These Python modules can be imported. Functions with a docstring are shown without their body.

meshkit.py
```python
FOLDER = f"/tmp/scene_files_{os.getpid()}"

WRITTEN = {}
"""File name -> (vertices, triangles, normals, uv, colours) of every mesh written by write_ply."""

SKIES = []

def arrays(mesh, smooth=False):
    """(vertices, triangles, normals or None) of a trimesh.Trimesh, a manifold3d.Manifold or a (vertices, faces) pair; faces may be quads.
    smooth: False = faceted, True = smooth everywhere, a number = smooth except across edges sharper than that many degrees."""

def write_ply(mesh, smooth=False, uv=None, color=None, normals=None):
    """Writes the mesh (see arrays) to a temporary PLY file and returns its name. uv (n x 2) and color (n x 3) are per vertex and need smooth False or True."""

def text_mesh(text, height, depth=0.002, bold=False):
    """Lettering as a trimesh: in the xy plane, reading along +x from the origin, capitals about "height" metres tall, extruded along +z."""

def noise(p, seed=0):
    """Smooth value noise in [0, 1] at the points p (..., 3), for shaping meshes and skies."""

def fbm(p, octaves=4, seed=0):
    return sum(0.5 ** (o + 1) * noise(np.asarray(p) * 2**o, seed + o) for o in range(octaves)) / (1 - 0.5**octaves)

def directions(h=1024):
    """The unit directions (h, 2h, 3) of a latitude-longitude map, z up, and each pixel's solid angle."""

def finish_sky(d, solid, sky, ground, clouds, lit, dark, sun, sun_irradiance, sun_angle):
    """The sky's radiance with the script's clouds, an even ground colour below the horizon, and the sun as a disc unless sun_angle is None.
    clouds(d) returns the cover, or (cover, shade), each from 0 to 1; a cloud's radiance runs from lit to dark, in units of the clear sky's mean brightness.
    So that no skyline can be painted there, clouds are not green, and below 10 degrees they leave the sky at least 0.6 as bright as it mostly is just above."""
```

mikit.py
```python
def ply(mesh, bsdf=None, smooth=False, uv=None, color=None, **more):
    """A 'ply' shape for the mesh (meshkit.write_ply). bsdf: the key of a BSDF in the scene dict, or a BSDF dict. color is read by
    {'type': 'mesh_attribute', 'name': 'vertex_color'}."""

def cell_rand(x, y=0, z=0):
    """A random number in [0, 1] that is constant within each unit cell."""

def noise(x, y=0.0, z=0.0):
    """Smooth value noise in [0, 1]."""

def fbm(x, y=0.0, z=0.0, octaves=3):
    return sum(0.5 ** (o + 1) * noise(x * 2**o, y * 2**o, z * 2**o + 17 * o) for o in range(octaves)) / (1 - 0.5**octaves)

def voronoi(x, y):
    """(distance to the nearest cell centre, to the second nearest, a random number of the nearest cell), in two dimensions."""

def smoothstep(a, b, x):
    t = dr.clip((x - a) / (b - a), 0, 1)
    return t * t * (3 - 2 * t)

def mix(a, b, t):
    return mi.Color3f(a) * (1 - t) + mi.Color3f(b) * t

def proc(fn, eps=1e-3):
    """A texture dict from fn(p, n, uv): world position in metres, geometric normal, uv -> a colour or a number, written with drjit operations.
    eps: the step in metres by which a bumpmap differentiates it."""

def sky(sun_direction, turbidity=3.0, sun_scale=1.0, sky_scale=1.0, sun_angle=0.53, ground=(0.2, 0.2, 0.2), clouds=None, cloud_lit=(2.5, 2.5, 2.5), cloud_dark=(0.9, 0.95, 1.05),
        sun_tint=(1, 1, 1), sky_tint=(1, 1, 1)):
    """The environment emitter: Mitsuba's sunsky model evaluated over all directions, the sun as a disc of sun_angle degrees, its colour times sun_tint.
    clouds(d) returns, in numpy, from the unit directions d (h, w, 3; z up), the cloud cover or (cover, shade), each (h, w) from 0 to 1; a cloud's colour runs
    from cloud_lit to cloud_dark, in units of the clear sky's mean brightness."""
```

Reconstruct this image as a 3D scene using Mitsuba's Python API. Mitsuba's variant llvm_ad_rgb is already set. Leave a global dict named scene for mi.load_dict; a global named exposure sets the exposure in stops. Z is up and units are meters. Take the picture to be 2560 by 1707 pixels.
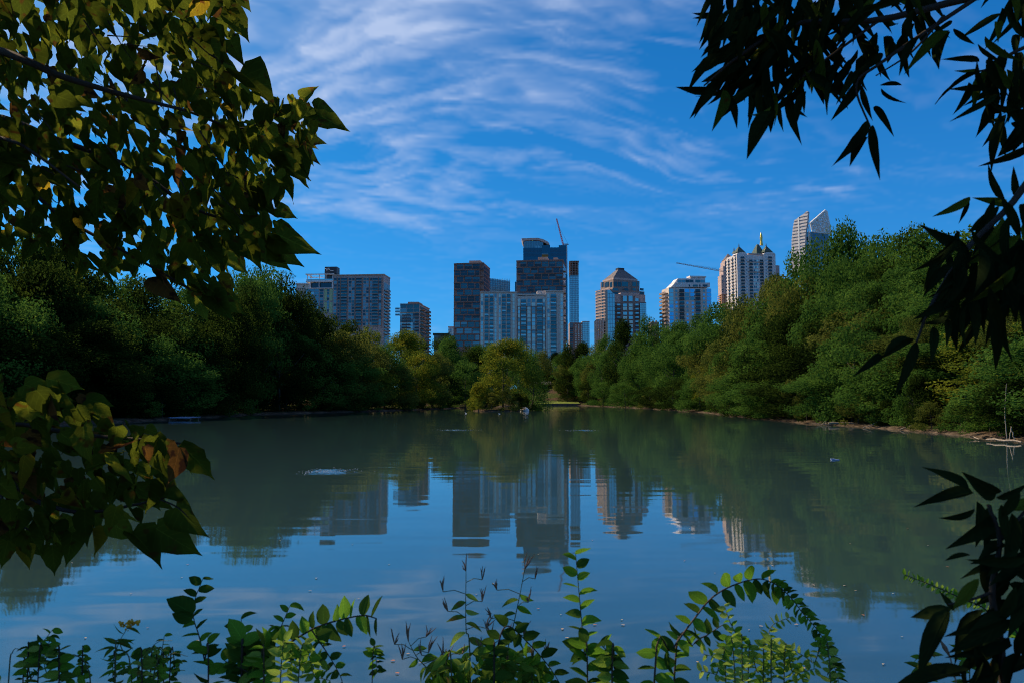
import math, random
import numpy as np, trimesh, mitsuba as mi, drjit as dr
import mikit, meshkit
from mikit import proc, noise, fbm, smoothstep, mix, cell_rand

T = mi.ScalarTransform4f
# ------------------------------------------------------------------ camera, light, exposure
W, H, F = 2560.0, 1707.0, 1920.0           # the photograph's pixels; focal length in those pixels
CAM = np.array([0.0, 0.0, 3.0])
HORIZON = 997.0
PITCH = math.atan((HORIZON - H / 2) / F)
AZ, EL = math.radians(66), math.radians(43)   # the sun: left of the view direction, in front of the camera
SUN = np.array([-math.sin(AZ) * math.cos(EL), math.cos(AZ) * math.cos(EL), math.sin(EL)])
exposure = 1.3


def clouds(d):
    """Thin streaky high cloud: a sheet at unit height, stretched along the view's left-right direction."""
    z = np.maximum(d[..., 2], 0.02)
    x, y = d[..., 0] / (z + 0.10), d[..., 1] / (z + 0.10)
    o = np.zeros_like(x)
    wx = meshkit.fbm(np.stack([x * 1.6, y * 1.6, o + 3], -1), 4, 5) - 0.5
    wy = meshkit.fbm(np.stack([x * 1.6, y * 1.6, o + 9], -1), 4, 6) - 0.5
    u, v = x + y * 0.16 + wx * 0.55, y * 1.2 - x * 0.22 + wy * 0.6
    big = meshkit.fbm(np.stack([u * 0.9 + 3.7, v * 1.5 + 1.9, o], -1), 3, 11)
    mid = meshkit.fbm(np.stack([u * 2.6 + wy * 3, v * 4.6, o + 2], -1), 6, 21)
    fine = meshkit.fbm(np.stack([u * 11.0 + mid * 4, v * 22.0, o + 5], -1), 4, 31)
    az, el = d[..., 0] / (np.abs(d[..., 1]) + 0.35), np.arctan2(d[..., 2], np.hypot(d[..., 0], d[..., 1]))
    lean = np.clip(0.80 * (el - 0.385) - 0.16 * (az - 0.12), -0.17, 0.08)      # the sheet thickens upwards and to the left
    c = np.clip((big * 0.50 + mid * 0.34 + fine * 0.16 + lean - 0.455) / 0.33, 0, 1)
    cover = c * (0.05 + 0.55 * mid + 0.45 * fine) + 0.30 * np.clip(mid * 0.8 + fine * 0.5 - 0.60, 0, 0.5)
    fade = np.clip((d[..., 2] - 0.04) / 0.2, 0, 1)
    haze = 0.14 * np.exp(-np.maximum(el, 0) / 0.13)      # the pale air low over the horizon
    return np.clip(cover * 1.0, 0, 0.80) * fade * (1 - haze) + haze, np.clip(1.1 - fine * 1.2, 0, 1) * 0.4


def look_matrix():
    c, s = math.cos(PITCH), math.sin(PITCH)
    return T().look_at(origin=CAM.tolist(), target=(CAM + [0, c, s]).tolist(), up=[0, 0, 1])


scene = {
    "camera": {"type": "thinlens", "fov": 2 * math.degrees(math.atan(W / 2 / F)), "fov_axis": "x", "to_world": look_matrix(), "aperture_radius": 0.0016, "focus_distance": 14.0,
               "near_clip": 0.05, "far_clip": 9000.0},
    "sky": mikit.sky(SUN, turbidity=3.0, clouds=clouds, sky_tint=(0.09, 0.82, 1.42), cloud_lit=(2.45, 2.9, 3.9), cloud_dark=(1.5, 2.1, 3.4), sun_tint=(1.0, 0.93, 0.80),
                     ground=(0.10, 0.11, 0.09), sky_scale=1.17, sun_scale=1.45),
}
labels = {}
# ------------------------------------------------------------------ helpers
COUNT = {}


def key_for(name, parent=None):
    k = (parent + "__" if parent else "") + name
    n = COUNT.get(k, 0)
    COUNT[k] = n + 1
    return k if n == 0 else f"{k}_{n:03d}"


def thing(name, label, cat, group=None, kind=None):
    k = key_for(name)
    tag(k, label, cat, group, kind)
    return k


def tag(k, label=None, cat=None, group=None, kind=None):
    labels[k] = {a: b for a, b in (("label", label), ("category", cat), ("group", group), ("kind", kind)) if b}


def put(parent, name, shape, kind=None, label=None, to_world=None):
    """One entry of the scene: a part of parent."""
    k = key_for(name, parent)
    scene[k] = dict(shape, to_world=to_world) if to_world is not None else shape
    if kind or label:
        tag(k, label, kind=kind)
    return k


def P(px, py, d):
    """The point seen at pixel (px, py) of the photograph whose distance along y is d."""
    u, v = (px - W / 2) / F, (H / 2 - py) / F
    c, s = math.cos(PITCH), math.sin(PITCH)
    k = d / (c - v * s)
    return CAM + k * np.array([u, c - v * s, v * c + s])


def G(px, py, z=0.0):
    """The point on the level z seen at pixel (px, py)."""
    r = P(px, py, 1.0) - CAM
    return CAM + r * ((z - CAM[2]) / r[2])


def hull_box(a, b):
    m = trimesh.creation.box(bounds=[np.minimum(a, b), np.maximum(a, b)])
    return m


def tube(points, radii, sides=6, cap=True):
    p = np.asarray(points, float)
    r = np.broadcast_to(np.asarray(radii, float), (len(p),))
    t = np.gradient(p, axis=0)
    t /= np.linalg.norm(t, axis=1, keepdims=True) + 1e-12
    ref = np.array([0.31, 0.2, 0.93]) if abs(t[0, 2]) < 0.85 else np.array([0.93, 0.3, 0.2])
    a = np.cross(t, ref)
    a /= np.linalg.norm(a, axis=1, keepdims=True) + 1e-12
    b = np.cross(t, a)
    ang = np.arange(sides) * 2 * np.pi / sides
    v = p[:, None] + r[:, None, None] * (np.cos(ang)[None, :, None] * a[:, None] + np.sin(ang)[None, :, None] * b[:, None])
    i, j = np.meshgrid(np.arange(len(p) - 1), np.arange(sides), indexing="ij")
    q = np.stack([i * sides + j, i * sides + (j + 1) % sides, (i + 1) * sides + (j + 1) % sides, (i + 1) * sides + j], -1).reshape(-1, 4)
    f = np.vstack([q[:, [0, 2, 1]], q[:, [0, 3, 2]]])
    v = v.reshape(-1, 3)
    if cap:
        n = len(v)
        v = np.vstack([v, p[:1], p[-1:]])
        k = np.arange(sides)
        f = np.vstack([f, np.stack([np.full(sides, n), k, (k + 1) % sides], 1), np.stack([np.full(sides, n + 1), (k + 1) % sides + (len(p) - 1) * sides, k + (len(p) - 1) * sides], 1)])
    return trimesh.Trimesh(v, f, process=False)


def smooth_line(pts, n=24):
    """A smooth curve through the points."""
    pts = np.asarray(pts, float)
    if len(pts) < 3:
        return pts[0] + (pts[-1] - pts[0]) * np.linspace(0, 1, n)[:, None]
    q = np.vstack([2 * pts[0] - pts[1], pts, 2 * pts[-1] - pts[-2]])
    out = []
    for s in np.linspace(0, len(pts) - 1 - 1e-9, n):
        i, t = int(s), s - int(s)
        a, b, c, d = q[i], q[i + 1], q[i + 2], q[i + 3]
        out.append(0.5 * (2 * b + (c - a) * t + (2 * a - 5 * b + 4 * c - d) * t * t + (3 * b - a - 3 * c + d) * t ** 3))
    return np.array(out)


cat = trimesh.util.concatenate


def rgb(*c):
    return {"type": "rgb", "value": list(c)}


def mat(name, color, rough=0.7, **more):
    scene[name] = {"type": "twosided", "b": {"type": "principled", "base_color": color if isinstance(color, dict) else rgb(*color), "roughness": rough, **more}}
    return name


# ------------------------------------------------------------------ materials of the setting
def foliage(name, a, b, c, trans=0.9, scale=0.35):
    """Leaves whose colour drifts through a, b and c with position (whole boughs, not light)."""
    def fn(p, n, uv):
        t = fbm(p.x * scale, p.y * scale, p.z * scale, octaves=3)
        s = noise(p.x * 2.7 + 5, p.y * 2.7, p.z * 2.7)
        col = mix(mix(a, b, smoothstep(0.3, 0.62, t)), c, smoothstep(0.60, 0.85, 0.65 * t + 0.42 * s))
        return col
    scene[name] = {"type": "principledthin", "base_color": proc(fn), "roughness": 0.55, "diff_trans": trans, "spec_trans": 0.0, "eta": 1.4}


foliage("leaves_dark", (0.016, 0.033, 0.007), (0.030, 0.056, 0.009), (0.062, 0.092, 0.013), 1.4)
foliage("leaves_mid", (0.044, 0.106, 0.018), (0.074, 0.158, 0.026), (0.125, 0.210, 0.032), 1.0)
foliage("leaves_olive", (0.076, 0.108, 0.020), (0.125, 0.150, 0.028), (0.180, 0.180, 0.034), 1.1)
foliage("leaves_yellow", (0.090, 0.140, 0.018), (0.170, 0.200, 0.020), (0.290, 0.225, 0.022), 1.1)
foliage("leaves_rust", (0.060, 0.080, 0.020), (0.120, 0.100, 0.024), (0.200, 0.095, 0.026))

scene["bark"] = {"type": "twosided", "b": {"type": "principled", "roughness": 0.9, "base_color": proc(
    lambda p, n, uv: mix((0.035, 0.026, 0.020), (0.090, 0.072, 0.055), fbm(p.x * 9, p.y * 9, p.z * 2.2, octaves=4)))}}
scene["bark_pale"] = {"type": "twosided", "b": {"type": "principled", "roughness": 0.9, "base_color": proc(
    lambda p, n, uv: mix((0.14, 0.12, 0.10), (0.32, 0.28, 0.23), fbm(p.x * 9, p.y * 9, p.z * 3, octaves=3)))}}


def ground_color(p, n, uv):
    a = fbm(p.x * 0.22, p.y * 0.22, 0, octaves=4)
    b = fbm(p.x * 2.1, p.y * 2.1, 3, octaves=3)
    grass = mix((0.030, 0.050, 0.016), (0.075, 0.085, 0.030), b)
    litter = mix((0.050, 0.036, 0.024), (0.11, 0.076, 0.050), b)
    mud = mix((0.046, 0.037, 0.029), (0.145, 0.113, 0.086), smoothstep(0.25, 0.75, b))
    c = mix(grass, litter, smoothstep(0.42, 0.60, a))
    return mix(mud, c, smoothstep(0.18, 0.50, p.z + 0.5 * (b - 0.5)))


scene["soil"] = {"type": "twosided", "b": {"type": "diffuse", "reflectance": proc(ground_color)}}


def wave(p, n, uv):
    """Height of the ripples: long low swell across the view and short wind ripple in patches."""
    patch = 0.25 + 1.25 * smoothstep(0.40, 0.66, fbm(p.x * 0.045 + 4, p.y * 0.024 + 2, 0, octaves=2))
    w1 = (noise(p.x * 0.35 + 0.08 * p.y, p.y * 1.5, 1.0) * 0.0060 + noise(p.x * 0.8 - 0.15 * p.y, p.y * 3.1, 3.0) * 0.0022) * (0.45 + 0.55 * patch)
    w2 = noise(p.x * 1.2 - 0.3 * p.y, p.y * 3.7, 5.0) * 0.00034 * patch
    w3 = noise(p.x * 4.1 + 1.1 * p.y, p.y * 9.5, 9.0) * 0.00007 * patch
    return w1 + w2 + w3


scene["lake_water"] = {"type": "bumpmap", "scale": 1.0, "tex": proc(wave, eps=0.01),
                       "b": {"type": "roughplastic", "int_ior": 2.05, "alpha": 0.0015, "nonlinear": False, "diffuse_reflectance": rgb(0.027, 0.060, 0.064)}}

# ------------------------------------------------------------------ lake outline, terrain, water
shore_px = [(435, 1048), (640, 1035), (850, 1029.5), (1000, 1025), (1120, 1020.5), (1240, 1015.5), (1340, 1013), (1420, 1012.5), (1475, 1014), (1560, 1018), (1660, 1023), (1760, 1031), (1900, 1047),
            (2000, 1057), (2120, 1064), (2200, 1070), (2350, 1083), (2450, 1093), (2560, 1104)]
LAKE = np.array([G(*q)[:2] for q in shore_px] + [(45, 42), (50, 24), (38, 10), (14, 6.4), (4, 5.6), (-5, 5.6), (-18, 7), (-44, 16), (-60, 50), (-56, 85)])
ISLAND = np.array([(-10.5, 196), (-7, 191.5), (-2, 190), (3.0, 194), (4.5, 203), (1, 212), (-5, 214), (-10, 207)])


def signed(poly, q):
    """Distance of the points q (n, 2) to the polygon's outline, negative inside."""
    a, b = poly, np.roll(poly, -1, axis=0)
    best, inside = np.full(len(q), 1e9), np.zeros(len(q), bool)
    for p0, p1 in zip(a, b):
        e = p1 - p0
        t = np.clip(((q - p0) @ e) / (e @ e), 0, 1)
        best = np.minimum(best, np.linalg.norm(q - p0 - t[:, None] * e, axis=1))
        cross = (p0[1] > q[:, 1]) != (p1[1] > q[:, 1])
        with np.errstate(divide="ignore", invalid="ignore"):
            inside ^= cross & (q[:, 0] < (p1[0] - p0[0]) * (q[:, 1] - p0[1]) / (p1[1] - p0[1]) + p0[0])
    return np.where(inside, -best, best)


def sstep(a, b, x):
    t = np.clip((x - a) / (b - a), 0, 1)
    return t * t * (3 - 2 * t)


def height(q):
    q = np.atleast_2d(np.asarray(q, float))
    x, y = q[:, 0], q[:, 1]
    n1 = meshkit.fbm(np.stack([x * 0.35, y * 0.35, 0 * x], -1), 3, 2) - 0.5
    s = np.maximum(-signed(ISLAND, q), 0)
    sd = signed(LAKE, q) + 1.4 * n1 * np.clip(y / 30 - 0.3, 0, 1)
    low = np.maximum(sd * 0.22, -1.6)
    bank = 0.42 * (1 - np.exp(-np.maximum(sd, 0) / 0.8))
    right = sstep(4, 46, sd) * 13.0 * sstep(0, 30, x) * (1 - sstep(330, 520, y)) * sstep(20, 70, y)
    left = sstep(2, 60, sd) * 5.0 * (1 - sstep(-20, 10, x)) * sstep(20, 70, y)
    near = 0.16 * np.maximum(sd, 0) * (1 - sstep(18, 40, y)) * (1 - sstep(6, 30, sd) * 0.6)
    far = sstep(3, 70, sd) * 4.0 * sstep(300, 420, y)
    h = np.where(sd > 0, bank + right + left + near + far + 0.25 * n1 * np.clip(sd / 4, 0, 1), low)
    return np.where(s > 0, 0.5 * (1 - np.exp(-s / 1.2)), h)


def terrain():
    view = math.radians(48)
    th = np.concatenate([np.linspace(-view, view, 420), np.linspace(view, 2 * np.pi - view, 72)[1:-1]])
    rr = np.concatenate([[0.25], 0.5 * (1.026 ** np.arange(0, 332))])
    rr = rr[rr < 2600]
    tt, r2 = np.meshgrid(th, rr, indexing="ij")
    q = np.stack([np.sin(tt) * r2, np.cos(tt) * r2], -1).reshape(-1, 2)
    z = height(q)
    n, m = len(th), len(rr)
    i, j = np.meshgrid(np.arange(n), np.arange(m - 1), indexing="ij")
    i2 = (i + 1) % n
    quad = np.stack([i * m + j, i * m + j + 1, i2 * m + j + 1, i2 * m + j], -1).reshape(-1, 4)
    fan = np.stack([np.full(n, len(q)), np.arange(n) * m, (np.arange(n) + 1) % n * m], 1)
    v = np.vstack([np.column_stack([q, z]), [[0, 0, height([[0, 0]])[0]]]])
    f = np.vstack([quad[:, [0, 1, 2]], quad[:, [0, 2, 3]], fan])
    m_ = trimesh.Trimesh(v, f, process=False)
    if m_.face_normals[:, 2].mean() < 0:
        m_.invert()
    return m_


scene["ground"] = mikit.ply(terrain(), "soil", smooth=True)
tag("ground", "brown and green sloping shore and wooded ground around the lake", kind="structure")
ring = LAKE.mean(0) + (LAKE - LAKE.mean(0)) * 1.25
wv = np.array([[-420, -4, 0], [420, -4, 0], [420, 560, 0], [-420, 560, 0.0]])
scene["lake"] = mikit.ply((wv, np.array([[0, 1, 2], [0, 2, 3]])), "lake_water")
tag("lake", "still murky green lake reflecting the blue sky and the skyline", kind="structure")

# ------------------------------------------------------------------ trees
RNG = np.random.default_rng(7)


def leaf_cards(c, size, rng, flat=0.35, up=0.35, out=None):
    """Leaf clumps as small bent diamonds at the points c."""
    n = len(c)
    a = rng.normal(size=(n, 3))
    a[:, 2] *= flat
    a /= np.linalg.norm(a, axis=1, keepdims=True)
    nn = rng.normal(size=(n, 3)) + [0, 0, up]
    if out is not None:      # roughly along the surface of its bough
        nn = out + 0.62 * rng.normal(size=(n, 3)) + [0, 0, up * 0.25]
        a = np.cross(nn, rng.normal(size=(n, 3)))
        a /= np.linalg.norm(a, axis=1, keepdims=True) + 1e-9
    b = np.cross(nn, a)
    b /= np.linalg.norm(b, axis=1, keepdims=True) + 1e-9
    up_ = np.cross(a, b)
    s = size * rng.uniform(0.6, 1.35, (n, 1))
    v = np.stack([c - a * s, c + b * s * 0.62 - up_ * s * 0.18, c + a * s, c - b * s * 0.62 - up_ * s * 0.18], 1)
    i = np.arange(n)[:, None] * 4
    f = np.stack([i + [0, 1, 2], i + [0, 2, 3]], 1).reshape(-1, 3)
    return v.reshape(-1, 3), f


def crown_points(rng, n, clumps, form):
    """Points of a crown about 1 high and 1 wide: shells of boughs gathered in clumps under an uneven outline."""
    pts, outs = [], []
    lean = rng.normal(size=2) * 0.05
    cs = []
    for k in range(clumps):
        z = rng.uniform(0, 1) ** (0.8 if form != "spire" else 1.15)
        if form == "round":
            r = 0.5 * math.sqrt(max(0.02, 1 - (2 * z - 0.9) ** 2 * 0.92))
        elif form == "spire":
            r = 0.44 * (1 - z) ** 0.62 + 0.05
        elif form == "bush":
            r = 0.55 * math.sqrt(max(0.02, 1 - z * z))
        else:
            r = 0.5 * math.sqrt(max(0.02, 1 - (1.75 * z - 0.80) ** 2)) * (1 if z > 0.2 else 0.9)
        an = rng.uniform(0, 2 * np.pi)
        q = r * rng.uniform(0.55, 1.0) * (1 + 0.22 * math.sin(an * 3 + k % 3))
        cs.append((q * math.cos(an) + lean[0] * z, q * math.sin(an) + lean[1] * z, z, rng.uniform(0.10, 0.22) * (1.1 if form == "bush" else 1)))
    w = np.array([c[3] ** 2 for c in cs])
    w /= w.sum()
    for c, wi in zip(cs, w):
        m = max(8, int(n * wi))
        d = rng.normal(size=(m, 3))
        d /= np.linalg.norm(d, axis=1, keepdims=True)
        d[:, 2] = np.where(d[:, 2] < -0.2, d[:, 2] * 0.8, d[:, 2])
        rad = c[3] * rng.uniform(0.3, 1.08, (m, 1)) ** 0.55
        d2 = d * (1 + 0.35 * (meshkit.noise(d * 2.6 + [c[0] * 40, c[1] * 40, c[2] * 40]) - 0.5)[:, None])
        pts.append(np.array(c[:3]) + d2 * rad * [1.1, 1.1, 0.78])
        outs.append(d)
    return np.vstack(pts), np.vstack(outs)


FORMS = []
for k, (form, n, clumps, leaf) in enumerate([("round", 13500, 40, 0.0150), ("broad", 13500, 42, 0.0150), ("round", 13000, 34, 0.0155), ("broad", 13000, 38, 0.0155), ("spire", 8000, 60, 0.0150),
                                             ("round", 13500, 46, 0.0145), ("spire", 8000, 66, 0.0150)]):
    rng = np.random.default_rng(100 + k)
    pts_, outs_ = crown_points(rng, n, clumps, form)
    FORMS.append((form, leaf_cards(pts_, leaf, rng, out=outs_)))
BUSHES = []
for k in range(3):
    rng = np.random.default_rng(200 + k)
    pts_, outs_ = crown_points(rng, 3400, 26, "bush")
    BUSHES.append(leaf_cards(pts_, 0.026, rng, out=outs_))
PLY = {}


def crown_ply(kind, i, m):
    if (kind, i, m) not in PLY:
        v, f = FORMS[i][1] if kind == "tree" else BUSHES[i]
        PLY[kind, i, m] = mikit.ply((v, f), m)
    return PLY[kind, i, m]


def trunk_mesh(rng, limbs=5):
    """Unit trunk: 1 high, forking into limbs towards the crown."""
    bend = rng.normal(size=(4, 2)) * 0.015
    p = np.array([[0, 0, -0.04], [bend[0, 0], bend[0, 1], 0.2], [bend[1, 0], bend[1, 1], 0.5], [bend[2, 0], bend[2, 1], 0.9]])
    ms = [tube(smooth_line(p, 8), np.linspace(0.020, 0.006, 8), 6)]
    for k in range(limbs):
        z = rng.uniform(0.25, 0.7)
        an = rng.uniform(0, 6.28)
        L = rng.uniform(0.16, 0.30)
        q = np.array([bend[1, 0] * z, bend[1, 1] * z, z])
        ms.append(tube([q, q + [L * .5 * math.cos(an), L * .5 * math.sin(an), L * .35], q + [L * math.cos(an), L * math.sin(an), L]], [0.008, 0.006, 0.003], 5))
    return cat(ms)


TRUNKS = [mikit.ply(trunk_mesh(np.random.default_rng(300 + k)), "bark", smooth=True) for k in range(3)]
TREES = []


def tree(px, top, d, wide, m, form, rng, name="tree", low=0.06, label=None, group=None):
    """A tree at distance d under pixel column px, its crown reaching pixel row top; wide in metres."""
    x = (px - W / 2) / F * d
    z0 = float(height([[x, d]])[0]) - 0.1
    z1 = P(px, top, d)[2]
    hh = max(z1 - z0, 2.0)
    k = thing(name, label or "tree", "tree", group)
    t = T().translate([x, d, z0]).rotate([0, 0, 1], float(rng.uniform(0, 360)))
    put(k, "trunk", TRUNKS[int(rng.integers(3))], to_world=t @ T().scale([hh * 0.9, hh * 0.9, hh * 0.86]))
    base = hh * low
    put(k, "crown", crown_ply("tree", form, m), to_world=t @ T().translate([0, 0, base]).scale([wide, wide, hh - base]))
    TREES.append((k, px, d, m, form))
    return k


def bush(px, py_or_xy, tall, wide, m, rng, label, group=None, name="shrub"):
    x, y = (G(px, py_or_xy)[:2] if px is not None else py_or_xy)
    z0 = float(height([[x, y]])[0]) - 0.12
    k = thing(name, label, "shrub", group)
    t = T().translate([x, y, z0]).rotate([0, 0, 1], float(rng.uniform(0, 360)))
    put(k, "foliage", crown_ply("bush", int(rng.integers(3)), m), to_world=t.scale([wide, wide, tall]))
    put(k, "stem", TRUNKS[int(rng.integers(3))], to_world=t @ T().scale([tall * 0.9, tall * 0.9, tall * 0.8]))
    return k


def interp(table, x):
    a = np.array(table, float)
    return float(np.interp(x, a[:, 0], a[:, 1]))


SKY_LEFT = [(-200, 600), (0, 612), (60, 622), (130, 655), (250, 700), (400, 738), (470, 735), (530, 715), (600, 682), (660, 676), (710, 705), (760, 752), (800, 775), (850, 800), (900, 808), (950, 838),
            (1000, 835), (1060, 850), (1110, 845), (1160, 862), (1230, 878)]
SKY_RIGHT = [(1370, 905), (1400, 885), (1440, 862), (1480, 850), (1560, 818), (1640, 812), (1700, 818), (1760, 790), (1820, 766), (1870, 775), (1920, 744), (1960, 716), (2000, 680), (2060, 636), (2110, 602),
             (2140, 588), (2200, 600), (2300, 590), (2400, 600), (2560, 615), (2760, 620)]
SHORE = [(-300, 1070), (0, 1064)] + shore_px + [(2700, 1118)]


def shore_d(px):
    return G(px, interp(SHORE, px))[1]


rng = np.random.default_rng(41)
WOOD = []     # (px, top row, distance, width, material, form)
# left shore: back row on the skyline, then nearer and lower rows down to the water
for px in list(range(-120, 1230, 62)):
    d0 = shore_d(px)
    top = interp(SKY_LEFT, px)
    for row, (off, drop) in enumerate(((30, 0), (17, 62), (7, 140))):
        d = d0 + off * rng.uniform(0.85, 1.15)
        j = rng.uniform(-16, 16) + (31 if row == 1 else 0)
        t = interp(SKY_LEFT, px + j) + drop * rng.uniform(0.75, 1.25) * min(1.0, 130 / d) + rng.uniform(-4, 10)
        if t > 985:
            continue
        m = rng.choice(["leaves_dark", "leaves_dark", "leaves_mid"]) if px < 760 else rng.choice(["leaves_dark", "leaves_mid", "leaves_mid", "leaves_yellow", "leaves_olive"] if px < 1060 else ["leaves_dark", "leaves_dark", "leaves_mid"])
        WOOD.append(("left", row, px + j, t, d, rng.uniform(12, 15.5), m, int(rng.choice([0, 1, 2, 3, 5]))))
# right shore
for px in list(range(1400, 2720, 58)):
    d0 = shore_d(px)
    for row, (off, drop) in enumerate(((44, 0), (33, 58), (23, 122), (14, 190), (6, 262))):
        d = d0 + off * rng.uniform(0.92, 1.08)
        j = rng.uniform(-14, 14) + (29 if row % 2 else 0)
        s = interp(SKY_RIGHT, px + j)
        t = s + drop * rng.uniform(0.8, 1.2) * (interp(SHORE, px) - s) / 430 + rng.uniform(-3, 9)
        if interp(SHORE, px) - t < 40 or (row == 4 and 2250 < px + j < 2570):
            continue
        m = rng.choice(["leaves_mid", "leaves_mid", "leaves_dark", "leaves_olive", "leaves_mid", "leaves_yellow"], p=[.34, .24, .22, .09, .07, .04])
        WOOD.append(("right", row, px + j, t, d, rng.uniform(10, 13.5) * (1.15 if row == 0 else 1), m, int(rng.choice([0, 1, 2, 3, 5]))))
# the far end behind the island
for px, t, d, m in [(1100, 852, 300, "leaves_dark"), (1165, 872, 310, "leaves_dark"), (1225, 866, 330, "leaves_mid"), (1300, 862, 350, "leaves_mid"), (1345, 884, 440, "leaves_olive"), (1395, 890, 455, "leaves_dark"),
                    (1432, 868, 400, "leaves_dark"), (1372, 912, 450, "leaves_olive"), (1362, 928, 432, "leaves_dark"), (1412, 930, 428, "leaves_mid"), (1462, 895, 385, "leaves_mid"), (1270, 900, 380, "leaves_dark"), (1320, 905, 470, "leaves_dark")]:
    WOOD.append(("far", 0, px, t, d, rng.uniform(12, 15), m, int(rng.integers(0, 4))))
ORD = "first second third fourth fifth sixth seventh eighth ninth tenth eleventh twelfth thirteenth fourteenth fifteenth sixteenth seventeenth eighteenth nineteenth twentieth".split()


def nth(i):
    return ORD[i] if i < 20 else ("twenty-" + ORD[i - 20] if i < 29 else "thirtieth" if i == 29 else "thirty-" + ORD[i - 30])


TONE = {"leaves_dark": "dark green", "leaves_mid": "green", "leaves_olive": "olive green", "leaves_yellow": "yellowing", "leaves_rust": "rust-tinged"}
ROWS = {"left": ("back row on the left shore", "middle row on the left shore", "front row on the left shore"),
        "right": ("top row on the right slope", "second row down the right slope", "third row down the right slope", "fourth row down the right slope", "front row along the right shore"), "far": ("wood at the far end of the lake",)}
SEEN = {}
for side, row, px, t, d, w, m, form in sorted(WOOD, key=lambda q: (q[0], q[1], q[2])):
    i = SEEN[side, row] = SEEN.get((side, row), -1) + 1
    kind = "tree"
    low = 0.42 if side == "right" and row in (1, 2, 3) and 2270 < px < 2550 else 0.06
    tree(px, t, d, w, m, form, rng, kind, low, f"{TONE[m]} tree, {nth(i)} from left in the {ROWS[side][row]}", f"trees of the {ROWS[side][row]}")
for i, px in enumerate((2290, 2400, 2500)):
    tree(px, 800 + 20 * (i % 2), shore_d(px) + 9 + 3 * (i % 2), 5.5, "leaves_mid" if i % 2 else "leaves_olive", (4, 6)[i % 2], rng, "slim_tree", 0.45, f"slim high-crowned tree before the white building on the right shore, {nth(i)} from left", "slim trees before the white building")
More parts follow.
